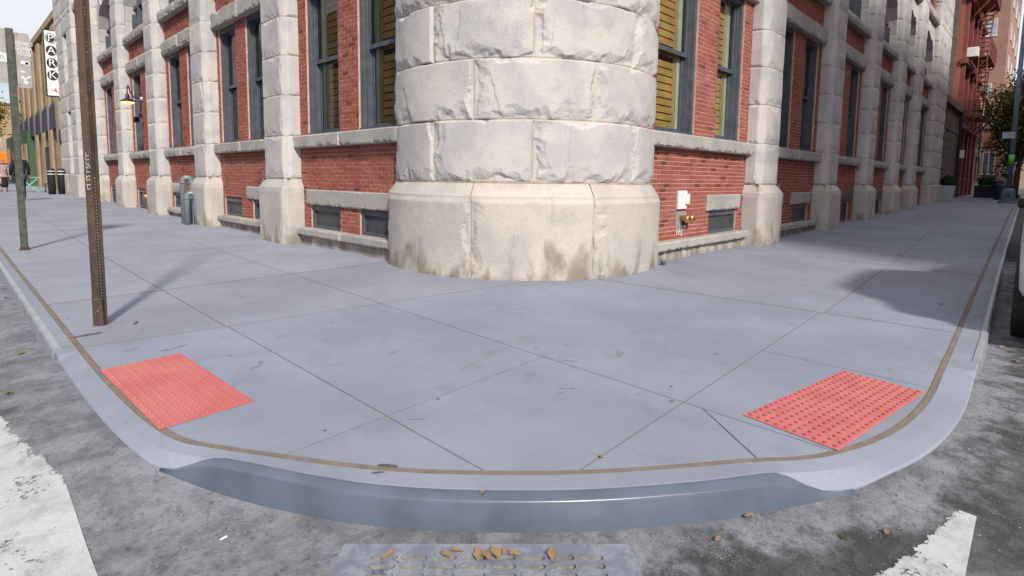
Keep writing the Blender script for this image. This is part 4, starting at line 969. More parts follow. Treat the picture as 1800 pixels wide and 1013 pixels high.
# ================================================================== surroundings
def far_building(name, label, x0, x1, y0, y1, h, mat, faces, parts=(), z0=-.3, group=None, roof='brown_stucco'):
    """faces: list of (axis, sign, windows) ; windows: list of (u0,u1,z0,z1,panemat)"""
    E_ = empty(name, (x0, y0, 0), label, 'building', group); f = lambda p: (p[0]-x0, p[1]-y0, p[2])
    m = MB(); m.box(f((x0, y0, z0)), f((x1, y1, h))); m.build('wall', mat, E_)
    m = MB(); m.box(f((x0-.2, y0-.2, h)), f((x1+.2, y1+.2, h+.35))); m.build('cornice', roof, E_)
    for axis, side, wins, fm in faces:
        for (a, b, c, d, pm) in wins:
            fr = MB(); e_ = .07
            def bx(m, u0, u1, w0, w1, p0, p1):
                lo, hi = sorted((side[0]+side[1]*p0, side[0]+side[1]*p1))
                if axis == 'y': m.box(f((u0, lo, w0)), f((u1, hi, w1)))
                else: m.box(f((lo, u0, w0)), f((hi, u1, w1)))
            bx(fr, a, a+e_, c, d, -.1, .035); bx(fr, b-e_, b, c, d, -.1, .035); bx(fr, a+e_, b-e_, d-e_, d, -.1, .034); bx(fr, a-.08, b+.08, c-.1, c, -.1, .09); bx(fr, (a+b)/2-.03, (a+b)/2+.03, c, d-e_, -.1, .033)
            F = fr.build('window', fm, E_); p = MB(); bx(p, a+e_, b-e_, c, d-e_, -.05, .012); p.build('pane', pm, F)
    return E_
def grid(us, zs, w, h, mats): r = random.Random(len(us)*7+len(zs)); return [(u, u+w, z, z+h, r.choice(mats)) for u in us for z in zs]
# opposite sides of the two streets (they shade the scene and stand in the window reflections)
far_building('brick_block', 'tall red brick block across the right street', -.8, 62, -28, -15.5, 19, 'far_brick_red', [('y', (-15.5, 1), grid(np.arange(2.5, 60, 4.2), (1.2, 5, 8.8, 12.6, 15.8), 1.4, 2.2, ['glass_far', 'glass_blind']), 'white_frame')])
far_building('stucco_block', 'long brick block across the left street', -29, -15.5, -2, 62, 12.5, 'far_brick_dark', [('x', (-15.5, 1), grid(np.arange(0, 60, 4.2), (1.2, 5, 8.8), 1.4, 2.2, ['glass_far', 'glass_blind']), 'frame_grey')])

# ---- tan brick building beyond the left facade
TB = far_building('tan_brick_building', 'tan brick building with blue awning windows beyond the parking sign', .1, 14, 31.1, 60, 8.9, 'far_brick_tan', [], roof='far_brick_tan')
f = lambda x, y, z: (x-.1, y-31.1, z)
for k, y in enumerate(np.arange(32.6, 57, 3.1)):
    m = MB(); m.box(f(-.07, y, .2), f(.1, y+1.0, 8.7)); m.build('pier', 'far_brick_tan', TB)
    m = MB(); m.tube([f(.04, y-.12, .2), f(.04, y-.12, 8.6)], .018, 6); m.build('downpipe', 'brown_stucco', TB)
    ya = y+1.2; m = MB(); m.box(f(.02, ya, 3.0), f(.09, ya+1.5, 4.9)); w_ = m.build('window', 'frame_dark', TB)
    m = MB(); m.hexa([f(-.0, ya-.02, 3.6), f(-.16, ya-.02, 3.5), f(-.16, ya+1.5, 3.5), f(-.0, ya+1.5, 3.6)], [f(-.0, ya-.02, 5.0), f(-.12, ya-.02, 4.7), f(-.12, ya+1.5, 4.7), f(-.0, ya+1.5, 5.0)]); m.build('awning', 'awning_blue', w_)
m = MB(); m.box(f(-.32, 44.2, 0.2), f(.1, 59.9, 4.0)); SF = m.build('shopfront', 'storefront_green', TB)
for y in np.arange(44.8, 58, 2.6): m = MB(); m.box(f(-.36, y, 1.0), f(-.3, y+1.7, 3.1)); w_ = m.build('shop_window', 'brick_tan', SF); m = MB(); m.box(f(-.38, y+1.2, 1.1), f(-.35, y+1.7, 3.0)); m.build('pane', 'glass_far', w_)
m = MB(); m.box(f(-.04, 37.6, .2), f(.05, 38.9, 2.7)); m.build('door', 'frame_dark', TB)
m = MB(); m.box(f(-.06, 31.15, .1), f(.08, 32.55, 1.45)); m.build('painted_base', 'white_frame', TB)
RS = empty('round_sign', (-.12, 31.9, 3.0), 'round black sign plate on the tan brick wall', 'sign'); m = MB(); m.lathe((0, 0, 0), [(.42, .08), (.42, .0), (.36, -.03)], 24, 'x'); m.build('disc', 'sign_black', RS); m = MB(); m.box((0, -.03, -.03), (.25, .03, .03)); m.build('bracket', 'black_metal', RS)

# ---- right street, beyond the corner building
LB = far_building('low_brown_building', 'low brown stuccoed garage building next to the stone end pier', 29.45, 37.9, .05, 12, 5.3, 'brown_stucco', [])
f = lambda x, y, z: (x-29.45, y-.05, z)
m = MB(); m.box(f(31.2, -.02, .25), f(36.0, .03, 4.0)); gd = m.build('garage_door', 'frame_dark', LB)
for k in range(9): m = MB(); m.box(f(31.25, -.05, .35+k*.4), f(35.95, -.021, .35+k*.4+.37)); m.build('door_slat', 'brown_stucco', gd)
m = MB(); m.box(f(30.9, -.10, 4.02), f(36.3, .04, 4.3)); m.build('lintel', 'brown_stucco', LB)
for x in (30.75, 36.02): m = MB(); m.box(f(x, -.08, .2), f(x+.45, .04, 4.0)); m.build('brick_jamb', 'far_brick_dark', LB)
YF = .25
RB = far_building('red_tenement', 'red tenement front with fire escape behind a dark brick flank', 38.0, 48.6, YF, 11, 19, 'far_brick_red', [('y', (YF, -1), grid([39.2, 41.6, 44.0, 46.4], (1.6, 5.6, 9.1, 12.6, 15.9), 1.15, 2.1, ['glass_far', 'glass_blind']), 'red_trim')], roof='red_trim')
f = lambda x, y, z: (x-38.0, y-YF, z)
m = MB(); m.box(f(37.86, YF+.25, .2), f(37.995, 11, 19)); m.build('flank_wall', 'far_brick_dark', RB)
for x in [38.1, 40.6, 43.0, 45.4, 48.0]: m = MB(); m.box(f(x, YF-.22, .3), f(x+.32, YF-.002, 18.6)); m.build('pilaster_strip', 'red_trim', RB)
for z in (4.6, 8.3, 11.9): m = MB(); m.box(f(37.9, YF-.34, z), f(48.6, YF-.004, z+.28)); m.build('string_course', 'red_trim', RB)
FE = empty('fire_escape', (38.7, YF, 0), 'rust red iron fire escape hanging on the tenement front', 'fire escape')
def rail(p0, p1, name, r=.03): m = MB(); m.tube([p0, p1], r, 6); m.build(name, 'red_trim', FE)
for k, z in enumerate((5.2, 8.7, 12.2)):
    m = MB(); m.box((0, -1.25, z), (4.4, -.35, z+.07)); m.build('platform', 'red_trim', FE)
    for zz_ in (.35, .68, 1.0): 
        m = MB(); m.tube([(0, -.35, z+zz_), (0, -1.25, z+zz_), (4.4, -1.25, z+zz_), (4.4, -.35, z+zz_)], .028, 6); m.build('handrail', 'red_trim', FE)
    for x in np.arange(0, 4.5, .55): rail((x, -1.25, z), (x, -1.25, z+1.0), 'baluster', .022)
    for y in (-.5, -.75, -1.0): rail((0, y, z), (0, y, z+1.0), 'baluster', .022)
    for x in (.2, 2.2, 4.2): rail((x, -.36, z-1.0), (x, -1.2, z), 'bracket', .04)
    if k < 2:
        for s in (-.55, -1.05): rail((1.0, s, z+.05), (3.6, s, z+3.5), 'stringer', .04)
        for j in range(11): t_ = (j+.5)/11; m = MB(); m.box((1.0+2.6*t_-.1, -1.05, z+.05+3.45*t_), (1.0+2.6*t_+.1, -.55, z+.09+3.45*t_)); m.build('step', 'red_trim', FE)
for s in (-.75, -1.15): rail((-.02, s, 2.6), (-.02, s, 8.7), 'ladder_rail', .03)
for j in range(20): rail((-.02, -.75, 2.75+j*.3), (-.02, -1.15, 2.75+j*.3), 'rung', .022)
AC = empty('air_conditioner', (38.6, YF-.3, 8.7), 'white air conditioner on a bracket on the tenement corner', 'air conditioner'); m = MB(); m.box((-.3, -.45, 0), (.3, .1, .55)); m.build('case', 'plastic_white', AC, bevel=.03); m = MB(); m.tube([(0, .1, -.3), (0, -.35, -.02)], .03, 6); m.build('bracket', 'galv', AC)
TL = far_building('tan_house', 'narrow tan house beyond the red tenement', 48.7, 58, YF+.1, 9, 8.2, 'tan_stucco', [('y', (YF+.1, -1), grid([51, 53.2, 55.6], (1.6, 4.8), 1.1, 1.9, ['glass_far']), 'red_trim')])
OB = far_building('orange_brick_house', 'sunlit orange brick house far down the right street', 63, 72, -.65, 9, 6.3, 'far_brick_orange', [('x', (63, -1), [(-.3, .6, 2.2, 4.2, 'glass_far')], 'white_frame'), ('y', (-.65, -1), grid([64, 67, 70], (1.6, 4.0), 1.1, 1.7, ['glass_far']), 'white_frame')])
TW = far_building('apartment_tower', 'tall pinkish brick apartment tower above the right street', 76, 95, .33, 16, 52, 'far_brick_tower', [('x', (76, -1), grid([1.3, 4.3, 7.6], np.arange(3.5, 48, 3.45), 1.9, 1.75, ['glass_blind', 'glass_far', 'glass_blind']), 'white_frame'), ('y', (.33, -1), grid(np.arange(79, 93, 5.5), np.arange(3.5, 48, 3.45), 2.2, 1.75, ['glass_blind', 'glass_far']), 'white_frame')])
EB = far_building('end_block', 'pale block closing the far end of the right street', 170, 190, -30, 30, 22, 'far_brick_tan', [('x', (170, -1), grid(np.arange(-26, 26, 4), np.arange(2, 20, 3.5), 1.6, 1.9, ['glass_far']), 'white_frame')])
EL = far_building('distant_block', 'distant grey brick block at the end of the left street', -28, 10, 130, 150, 13, 'far_brick_tan', [('y', (130, -1), grid(np.arange(-26, 8, 4), np.arange(2, 12, 3.5), 1.6, 1.9, ['glass_far']), 'white_frame')])

# ---- trees
def tree(name, label, base, trunk, tips, n, ls, mat, group, seed, spread=.55, r0=.14):
    r = np.random.RandomState(seed); E_ = empty(name, base, label, 'tree', group); m = MB(); top = Vector(trunk[-1])
    m.tube(trunk, [r0*(1-.45*i/(len(trunk)-1)) for i in range(len(trunk))], 10)
    cl = []
    for tp in tips:
        tp = Vector(tp); a = Vector(trunk[-2]).lerp(top, r.rand()); mid_ = a.lerp(tp, .5)+Vector((0, 0, .25*r.rand())); m.tube([a, mid_, tp], [r0*.45, r0*.28, r0*.08], 6)
        cl.append((tp, 1.0))
        for k in range(6):
            b = mid_.lerp(tp, r.rand())+Vector(r.normal(0, spread, 3)); m.tube([mid_.lerp(tp, .3), b], [r0*.14, .008], 5); cl.append((b, .8)); cl.append((mid_.lerp(b, .6), .5))
    m.build('trunk', 'bark', E_, True)
    V = []; F = []
    for k in range(n):
        c, s = cl[r.randint(len(cl))]; p = np.array(c)+r.normal(0, .26*s+.05, 3); d = r.normal(0, 1, 3); d /= np.linalg.norm(d); u = np.cross(d, r.normal(0, 1, 3)); u /= np.linalg.norm(u); w_ = np.cross(d, u); sz = ls*r.uniform(.6, 1.3); o = len(V)
        V += [tuple(p-u*sz), tuple(p+w_*sz*.45+d*sz*.12), tuple(p+u*sz), tuple(p-w_*sz*.45+d*sz*.12)]; F.append((o, o+1, o+2, o+3))
    o = MB().add(V, F).build('crown', mat, E_, fix=False); return E_
def cloud_tips(c, rad, n, seed):
    r = np.random.RandomState(seed); out = []
    for k in range(n): v = r.normal(0, 1, 3); v /= np.linalg.norm(v); out.append(tuple(np.array(c)+v*np.array(rad)*r.uniform(.45, 1.0)))
    return out
tree('street_tree', 'yellowing street tree behind the blue lamp post on the right', (36, -2.75, gz(36, -2.7)), [(0, 0, -.1), (.05, -.05, 1.6), (0, -.1, 3.0), (.1, -.15, 4.2)], cloud_tips((.2, -.2, 4.6), (2.0, 1.45, 2.9), 34, 3), 19000, .10, 'leaf_green', 'street trees', 3)
tree('street_tree', 'tall thin street tree farther down the right street', (52, -2.9, .42), [(0, 0, -.1), (0, 0, 2.5), (.1, -.1, 5), (.1, -.2, 7)], cloud_tips((.2, -.2, 6.5), (2.4, 1.5, 3.4), 24, 5), 9000, .13, 'leaf_green', 'street trees', 5)
tree('street_tree', 'dark dense tree far down the right street', (95, -5.5, .42), [(0, 0, -.1), (0, 0, 3), (0, 0, 6), (0, 0, 8)], cloud_tips((0, 0, 6.5), (5, 4, 5), 26, 15), 9000, .28, 'leaf_green', 'street trees', 9, 1.2)
tree('street_tree', 'golden autumn tree at the far left end of the street', (-3.3, 50, .3), [(0, 0, -.1), (0, 0, 2.0), (0, 0, 3.4), (0, 0, 4.6)], cloud_tips((.2, 0, 4.9), (2.3, 2.2, 2.9), 32, 6), 16000, .13, 'leaf_yellow', 'street trees', 6)
tree('street_tree', 'green and yellow tree behind the golden tree at far left', (-3.2, 70, .3), [(0, 0, -.1), (0, 0, 2.5), (0, 0, 4), (0, 0, 5.5)], cloud_tips((0, 0, 5), (3.4, 3, 3.0), 26, 8), 9000, .18, 'leaf_yellow', 'street trees', 8, .8)

# ---- lamp post on the right
lp = on_plane((1769, 356), 2, .34); LPp = empty('street_lamp', (30.4, -2.72, gz(30.4, -2.7)), 'blue-grey street lamp post with square base and green sticker band', 'street lamp')
m = MB(); m.lathe((0, 0, 0), [(.36, -.05), (.36, .05), (.31, .08), (.25, .62), (.2, .66), (.125, .70)], 8); m.build('base', 'pole_blue', LPp)
m = MB(); m.tube([(0, 0, .68), (0, 0, 4), (0, 0, 8.6)], [.115, .10, .075], 14); m.build('pole', 'pole_blue', LPp, True)
m = MB(); m.tube([(0, 0, 8.4), (0, -.8, 9.0), (0, -2.2, 9.15)], [.06, .05, .045], 8); m.build('arm', 'pole_blue', LPp, True); m = MB(); m.box((-.15, -2.9, 9.08), (.15, -2.15, 9.22)); m.build('lamp_head', 'pole_blue', LPp, bevel=.04)
m = MB(); m.lathe((0, 0, 1.85), [(.114, 0), (.113, .42)], 14); m.build('green_sticker', 'green_tape', LPp, True)
m = MB(); m.box((-.02, -.06, 3.02), (0, .40, 3.32)); m.v = [(x-.11, y-.0, z) for x, y, z in m.v]; m.build('street_sign', 'planter_grey', LPp)
m = MB(); m.hexa([(-.3, .12, .32), (-.3, -.12, .32), (-.29, -.12, .4), (-.29, .12, .4)], [(-.27, .12, .32), (-.27, -.12, .32), (-.26, -.12, .4), (-.26, .12, .4)]); m.build('access_plate', 'black_metal', LPp)

# ---- people
def person(label, loc, rz, h, top, low, stride=.12, skirt=False):
    E_ = empty('person', loc, label, 'person', rz=rz); k = h/1.75
    def skin(name, mat, V, Ed, Rd, sub=1):
        me = bpy.data.meshes.new(name); me.from_pydata([(x*k, y*k, z*k) for x, y, z in V], Ed, []); o = link(name, me, None, E_); me.materials.append(MAT[mat])
        md = o.modifiers.new('skin', 'SKIN'); md.use_smooth_shade = True
        for i, r_ in enumerate(Rd): me.skin_vertices[0].data[i].radius = (r_[0]*k, r_[1]*k) if isinstance(r_, tuple) else (r_*k, r_*k)
        me.skin_vertices[0].data[0].use_root = True; sd = o.modifiers.new('sub', 'SUBSURF'); sd.levels = sub; sd.render_levels = sub; return o
    s = stride
    V = [(0, 0, .95), (0, 0, 1.15), (0, .0, 1.36), (0, 0, 1.48), (0, .01, 1.55), (0, .03, 1.62), (0, .025, 1.71)]; R_ = [(.14, .10), (.12, .09), (.15, .10), .055, .052, (.085, .095), (.07, .08)]; Ed = [(0, 1), (1, 2), (2, 3), (3, 4), (4, 5), (5, 6)]
    arms = {}
    for sg in (-1, 1):
        o = len(V); V += [(.17*sg, 0, 1.43), (.235*sg, -.04*sg*s*6, 1.16), (.25*sg, .10-.1*sg*s*4, .93), (.25*sg, .12-.1*sg*s*4, .86)]; R_ += [.06, .045, .032, (.024, .038)]; Ed += [(2, o), (o, o+1), (o+1, o+2), (o+2, o+3)]; arms[sg] = o
        for q_, (dy, ln) in enumerate(((-.03, .07), (-.01, .085), (.012, .08), (.032, .062))): i = len(V); b = V[o+3]; V += [(b[0], b[1]+dy, b[2]-.03), (b[0]-.012*sg, b[1]+dy, b[2]-.03-ln)]; R_ += [.009, .008]; Ed += [(o+3, i), (i, i+1)]
        i = len(V); V += [(b[0]-.02*sg, b[1]+.045, b[2]-.02)]; R_ += [.009]; Ed += [(o+3, i)]
        l = len(V); V += [(.09*sg, 0, .90), (.10*sg, s*sg+.03, .50), (.10*sg, s*1.3*sg-.04, .09), (.11*sg, s*1.3*sg+.12, .04)]; R_ += [.085, .058, .04, .035]; Ed += [(0, l), (l, l+1), (l+1, l+2), (l+2, l+3)]
        if sg == -1: L1 = l
        else: L2 = l
    skin('body', 'skin', V, Ed, R_)
    ja = [V[i] for i in (0, 1, 2, 3)]; je = [(0, 1), (1, 2), (2, 3)]; jr = [(.175, .135), (.165, .125), (.185, .13), .075]
    for sg in (-1, 1): o = len(ja); ja += [V[arms[sg]+i] for i in (0, 1, 2)]; je += [(2, o), (o, o+1), (o+1, o+2)]; jr += [.085, .07, .052]
    ja.append((0, 0, .80)); je.append((0, len(ja)-1)); jr.append((.19, .14)); skin('jacket', top, ja, je, jr)
    ta = [(0, 0, .93)]; te = []; tr2 = [(.15, .11)]
    if skirt: ta += [(0, 0, .7), (0, 0, .42), (0, 0, .2)]; te += [(0, 1), (1, 2), (2, 3)]; tr2 += [(.18, .15), (.2, .17), (.21, .18)]
    else:
        for l in (L1, L2): o = len(ta); ta += [V[l], V[l+1], V[l+2]]; te += [(0, o), (o, o+1), (o+1, o+2)]; tr2 += [.10, .075, .062]
    skin('trousers' if not skirt else 'skirt', low, ta, te, tr2)
    skin('hair', 'hair', [(0, 0, 1.66), (0, .01, 1.73)], [(0, 1)], [(.098, .105), (.075, .085)])
    for l in (L1, L2): skin('shoe', 'shoe', [V[l+2], (V[l+3][0], V[l+3][1]-.1, .045), (V[l+3][0], V[l+3][1]+.05, .04)], [(0, 1), (1, 2)], [.045, .05, .04])
    return E_
person('person in a dark navy jacket walking away behind the green post', (-2.38, 23.8, gz(-2, 23.8)), RAD(8), 1.80, 'jacket_navy', 'jeans')
person('person in a pinkish top and long black skirt at far left', (-2.22, 34.2, gz(-3, 34)), RAD(170), 1.62, 'cloth_pink', 'cloth_black', .05, True)
person('person in black standing by the bin far down the right street', (43, -2.0, .42), RAD(80), 1.75, 'cloth_black', 'cloth_black', .04)

# ---- left: bollards, folding table, chair, truck
def bollard(x, y, label):
    E_ = empty('bollard', (x, y, gz(x, y)), label, 'bollard', 'black bollards by the tan building'); m = MB(); m.lathe((0, 0, 0), [(.15, -.05), (.15, 1.14), (.13, 1.2), (.06, 1.235), (.01, 1.24)], 20); m.build('post', 'plastic_black', E_, True)
    for z in (.93, 1.07): m = MB(); m.lathe((0, 0, z), [(.153, 0), (.153, .035)], 20); m.build('reflective_band', 'sticker_white', E_, True)
bollard(-.80, 29.9, 'black bollard with two white bands, left of the pair'); bollard(-.42, 30.0, 'black bollard with two white bands, right of the pair next to the stone wall')
FT = empty('folding_table', (-1.35, 33.2, gz(-1, 33.2)), 'mint green folding table with crossed legs on the pavement', 'table'); m = MB(); m.box((-.42, -.35, .72), (.42, .35, .75)); m.build('table_top', 'mint', FT, bevel=.01)
for y in (-.28, .28):
    for a, b in ((-.36, .36), (.36, -.36)): m = MB(); m.tube([(a, y, 0), (b, y, .72)], .022, 6); m.build('leg', 'mint', FT)
CHr = empty('folding_chair', (-.62, 32.3, gz(-.6, 32.3)), 'black folding chair between the mint table and the bollards', 'chair'); m = MB(); m.box((-.2, -.2, .43), (.2, .2, .46)); m.build('seat', 'black_metal', CHr); m = MB(); m.box((.17, -.2, .6), (.2, .2, .88)); m.build('backrest', 'black_metal', CHr)
for x, y in ((-.18, -.18), (.18, -.18), (-.18, .18), (.18, .18)): m = MB(); m.tube([(x, y, 0), (x*.9, y, .44 if x < 0 else .88)], .015, 6); m.build('leg', 'black_metal', CHr)
TK = empty('box_truck', (-.75, 64, .25), 'orange box truck seen from behind at the far left end', 'truck'); m = MB(); m.box((-1.1, 0, 1.72), (1.1, 5, 2.75)); m.build('cargo_box', 'orange', TK, bevel=.05); m = MB(); m.box((-1.05, -.05, .45), (1.05, 6.8, 1.70)); m.build('chassis', 'plastic_black', TK); m = MB(); m.box((-1.0, 5.1, 1.72), (1.0, 6.8, 2.6)); m.build('cab', 'car_white', TK, bevel=.1)
for x in (-.85, .85): m = MB(); m.lathe((x, -.02, 2.2), [(.16, -.04), (.14, .02)], 14, 'y'); m.build('tail_light', 'tail_glow', TK)
for x in (-.95, .75):
    for y in (1.0, 5.9): m = MB(); m.lathe((x, y, .42), [(.42, 0), (.42, .22)], 18, 'x'); m.build('wheel', 'tyre', TK)
# ---- right: planter, bin, stoop, cone, sign post
PL = empty('planter', (31.0, -.38, gz(31, 0)), 'pale grey planter box with a small green bush by the end pier', 'planter'); m = MB(); m.hexa([(-.3, -.25, 0), (.3, -.25, 0), (.3, .25, 0), (-.3, .25, 0)], [(-.36, -.3, .78), (.36, -.3, .78), (.36, .3, .78), (-.36, .3, .78)]); m.build('box', 'planter_grey', PL, bevel=.02)
r = np.random.RandomState(2); V = []; F = []
for k in range(1400):
    p = r.normal(0, 1, 3); p = p/np.linalg.norm(p)*np.array((.33, .28, .3))*r.uniform(.6, 1.05)+np.array((0, 0, .98)); d = r.normal(0, 1, (2, 3))*.035; o = len(V); V += [tuple(p-d[0]), tuple(p+d[1]*.5), tuple(p+d[0]), tuple(p-d[1]*.5)]; F.append((o, o+1, o+2, o+3))
MB().add(V, F).build('bush', 'leaf_bush', PL, fix=False)
BN = empty('litter_bin', (35.2, -2.3, gz(35, -2)), 'dark blue round litter bin overflowing beside the lamp post', 'bin'); m = MB(); m.lathe((0, 0, 0), [(.30, -.02), (.42, .1), (.45, .75), (.46, .8), (.40, .82)], 20); m.build('body', 'bin_blue', BN, True)
for k in range(7): a = k*.9; m = MB(); m.box((-.13, -.1, 0), (.13, .1, .16+.05*(k % 3))); o = m.build('cardboard_box', 'cardboard', BN); o.location = (.22*math.cos(a), .22*math.sin(a), .80+.08*(k % 4)); o.rotation_euler = (.3*math.sin(k), .3*math.cos(k*2), a)
ST = empty('stoop', (38.6, -1.1, gz(38, -1)), 'dark painted stoop planter below the tenement front', 'stoop'); m = MB(); m.box((0, -.85, 0), (3.2, .25, .72)); m.build('base', 'stoop_dark', ST, bevel=.02)
for k in range(3): m = MB(); m.box((.2, -.85-.3*(k+1), 0), (2.4, -.853-.3*k, .56-.18*k)); m.build('step', 'stoop_dark', ST)
V = []; F = []
for k in range(1800): p = np.array((r.uniform(.1, 3), r.uniform(-.7, .1), .8+abs(r.normal(0, .2)))); d = r.normal(0, 1, (2, 3))*.05; o = len(V); V += [tuple(p-d[0]), tuple(p+d[1]*.5), tuple(p+d[0]), tuple(p-d[1]*.5)]; F.append((o, o+1, o+2, o+3))
MB().add(V, F).build('plants', 'leaf_bush', ST, fix=False)
CN = empty('traffic_cone', (41.0, -2.25, .42), 'orange traffic cone on the far right pavement', 'cone'); m = MB(); m.box((-.2, -.2, 0), (.2, .2, .04)); m.build('foot', 'plastic_black', CN); m = MB(); m.lathe((0, 0, .04), [(.15, 0), (.04, .68), (.03, .7)], 16); m.build('cone', 'orange', CN, True)
SG = empty('street_sign_post', (44.5, -2.35, .42), 'thin grey sign post with white arrow plates far down the right street', 'sign'); m = MB(); m.tube([(0, 0, 0), (0, 0, 3.4)], .03, 8); m.build('post', 'galv', SG)
for z, w_ in ((3.0, .5), (1.75, .62)): m = MB(); m.box((-.035, -w_/2, z), (-.028, w_/2, z+.2)); m.build('plate', 'sticker_white', SG)
for x, lb in ((30.05, 'dark metal pipe lamp standing at the garage corner'),):
    E_ = empty('pipe_lamp', (36.9, -.12, gz(36.9, 0)), lb, 'lamp'); m = MB(); m.tube([(0, 0, 0), (0, 0, 5.0)], .09, 10); m.build('pipe', 'frame_dark', E_); m = MB(); m.box((-.16, -.28, 2.3), (.1, -.08, 2.75)); m.build('lantern', 'plastic_white', E_)

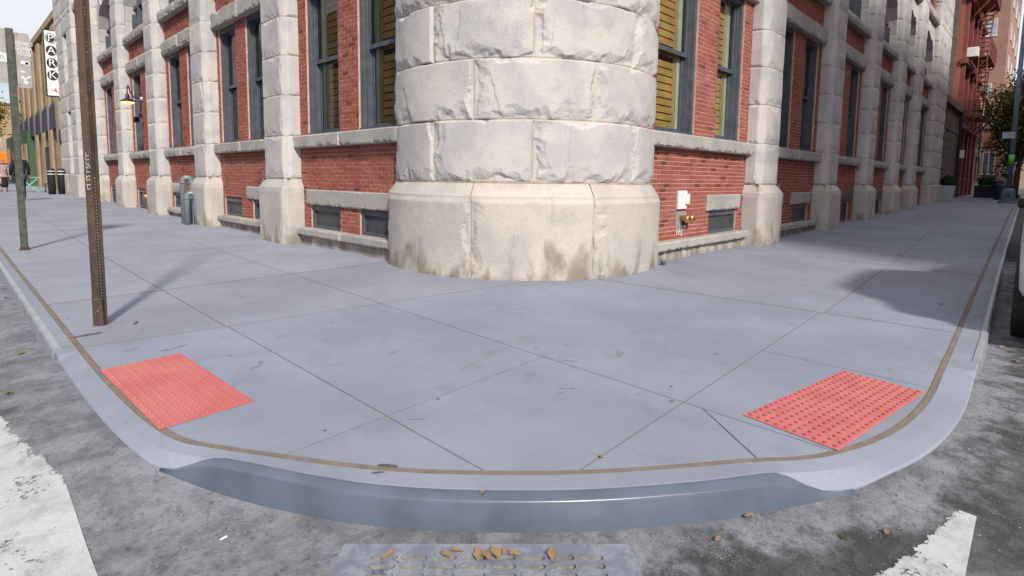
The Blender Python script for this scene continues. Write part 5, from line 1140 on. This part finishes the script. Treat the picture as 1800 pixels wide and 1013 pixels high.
# ---- parked cars
def car(label, x, y, rz, paint, L_=4.65, W2=.92, H_=1.72):
    E_ = empty('parked_car', (x, y, float(road_z(x, y))), label, 'car', 'cars parked along the right kerb', rz=rz)
    def loft(secs, name, mat, n=16, smooth=True, pw=.42):
        m = MB(); v = []
        for xx, hw, z0, z1 in secs:
            for k in range(n):
                a = 2*math.pi*k/n; c, s = math.cos(a), math.sin(a); v.append((xx, math.copysign(abs(c)**pw, c)*hw, (z0+z1)/2+math.copysign(abs(s)**pw, s)*(z1-z0)/2))
        f = [(i*n+k, i*n+(k+1) % n, (i+1)*n+(k+1) % n, (i+1)*n+k) for i in range(len(secs)-1) for k in range(n)]+[tuple(range(n))[::-1], tuple(range((len(secs)-1)*n, len(secs)*n))]
        m.add(v, f); return m.build(name, mat, E_, smooth)
    loft([(0, W2*.80, .50, .95), (.06, W2*.92, .42, 1.02), (.3, W2*.985, .36, 1.06), (1.2, W2, .34, 1.07), (2.6, W2, .34, 1.06), (3.4, W2*.985, .34, 1.02), (4.2, W2*.95, .38, .92), (4.55, W2*.86, .42, .82), (L_, W2*.72, .48, .74)], 'body', paint, 24, True, .30)
    loft([(.02, W2*.78, .46, .60), (-.05, W2*.84, .48, .66), (-.08, W2*.80, .50, .64)], 'bumper', paint, 20)
    loft([(.25, W2*.70, 1.0, 1.25), (.42, W2*.80, 1.0, 1.55), (.75, W2*.83, 1.0, H_-.02), (1.5, W2*.84, 1.0, H_), (2.3, W2*.82, 1.0, H_-.04), (2.75, W2*.78, 1.0, 1.45), (3.25, W2*.72, .98, 1.05)], 'cabin', paint, 24, True, .34)
    for s in (-1, 1):
        for a, b in ((.70, 1.45), (1.55, 2.35)): m = MB(); yy = W2*.845; m.hexa([(a, s*(yy-.02), 1.10), (b, s*(yy-.02), 1.10), (b, s*(yy+.004), 1.10), (a, s*(yy+.004), 1.10)], [(a+.08, s*(yy-.05), H_-.16), (b-.02, s*(yy-.05), H_-.16), (b-.02, s*(yy-.022), H_-.16), (a+.08, s*(yy-.022), H_-.16)]); m.build('side_window', 'glass_far', E_)
        m = MB(); m.box((-.045, s*W2*.72-.1, .82), (.04, s*W2*.72+.1, 1.0)); m.build('tail_light', 'light_red', E_, bevel=.02)
        m = MB(); m.box((L_-.22, s*W2*.68-.16, .66), (L_-.06, s*W2*.68+.1, .78)); m.build('headlight', 'light_clear', E_, bevel=.03)
        m = MB(); m.box((2.35, s*(W2-.0)-.07, 1.08), (2.46, s*(W2-.0)+.06, 1.19)); m.build('mirror', 'plastic_black', E_, bevel=.03)
        for xx in (.92, 3.72):
            c = (xx, s*(W2-.10), .35); m = MB(); m.lathe(c, [(.22, -.11), (.33, -.11), (.355, -.08), (.355, .08), (.33, .11), (.22, .11)], 28, 'y'); wh = m.build('wheel', 'tyre', E_, True)
            m = MB(); m.lathe((c[0], c[1], c[2]), [(.22, -.09), (.22, .09)], 20, 'y'); m.build('rim', 'rim', wh)
            m = MB(); m.lathe((xx, s*(W2-.045), .37), [(.42, -.05), (.42, .05)], 28, 'y'); m.build('wheel_arch', 'plastic_black', E_)
    m = MB(); m.hexa([(.36, -.6, 1.14), (.36, .6, 1.14), (.33, .6, 1.14), (.33, -.6, 1.14)], [(.60, -.55, 1.56), (.60, .55, 1.56), (.56, .55, 1.56), (.56, -.55, 1.56)]); m.build('rear_window', 'glass_far', E_)
    m = MB(); m.hexa([(3.15, -.62, 1.09), (3.15, .62, 1.09), (3.2, .62, 1.09), (3.2, -.62, 1.09)], [(2.55, -.58, 1.58), (2.55, .58, 1.58), (2.60, .58, 1.58), (2.60, -.58, 1.58)]); m.build('windscreen', 'glass_far', E_)
    m = MB(); m.box((-.085, -.26, .70), (-.06, .26, .82)); m.build('number_plate', 'sticker_white', E_)
    return E_
car('white car parked at the right kerb, nearest the corner', 1.3, -4.91, RAD(1.2), 'car_white')
car('dark car parked farther along the right kerb', 7.4, -4.82, RAD(1.2), 'car_dark')

# ---- scuffs and spills on the slabs: thin stains with ragged outlines
simple('stain_dark', (.10, .10, .11), .7, .4, 30)
simple('stain_grey', (.235, .24, .27), .85, .3, 30)
simple('stain_tan', (.28, .265, .265), .85, .3, 30)
def stain(pxl, w, h_, ang, mat, seed):
    q = on_plane(pxl, 2, 0.); r = np.random.RandomState(seed); n = 22; P = []
    for k in range(n):
        a = 2*math.pi*k/n; rr_ = r.uniform(.55, 1.1); x, y = w*rr_*math.cos(a), h_*rr_*math.sin(a); P.append((q[0]+x*math.cos(ang)-y*math.sin(ang), q[1]+x*math.sin(ang)+y*math.cos(ang), .0022))
    MB().add(P+[(q[0], q[1], .0022)], [(k, (k+1) % n, n) for k in range(n)]).build('stain', mat, sidewalk, fix=False)
for i, a in enumerate([((682, 819), .05, .012, -.9, 'stain_dark'), ((664, 831), .03, .009, -.6, 'stain_dark'), ((996, 683), .07, .010, -.9, 'stain_grey'), ((985, 690), .025, .012, 0, 'stain_grey'), ((1000, 634), .06, .016, -.9, 'stain_tan'), ((305, 612), .11, .03, .2, 'stain_grey'), ((238, 568), .07, .02, 1.2, 'stain_dark'), ((452, 642), .08, .02, .8, 'stain_grey'), ((1090, 622), .09, .04, .5, 'stain_grey'), ((690, 620), .05, .015, .3, 'stain_grey'), ((571, 757), .010, .008, 0, 'stain_dark'), ((770, 702), .012, .01, 0, 'stain_dark'), ((735, 737), .05, .006, -.6, 'stain_grey'), ((1180, 680), .012, .01, 0, 'stain_dark'), ((150, 590), .12, .03, .1, 'stain_dark'), ((1055, 550), .05, .012, .4, 'stain_grey')]): stain(*a, i)
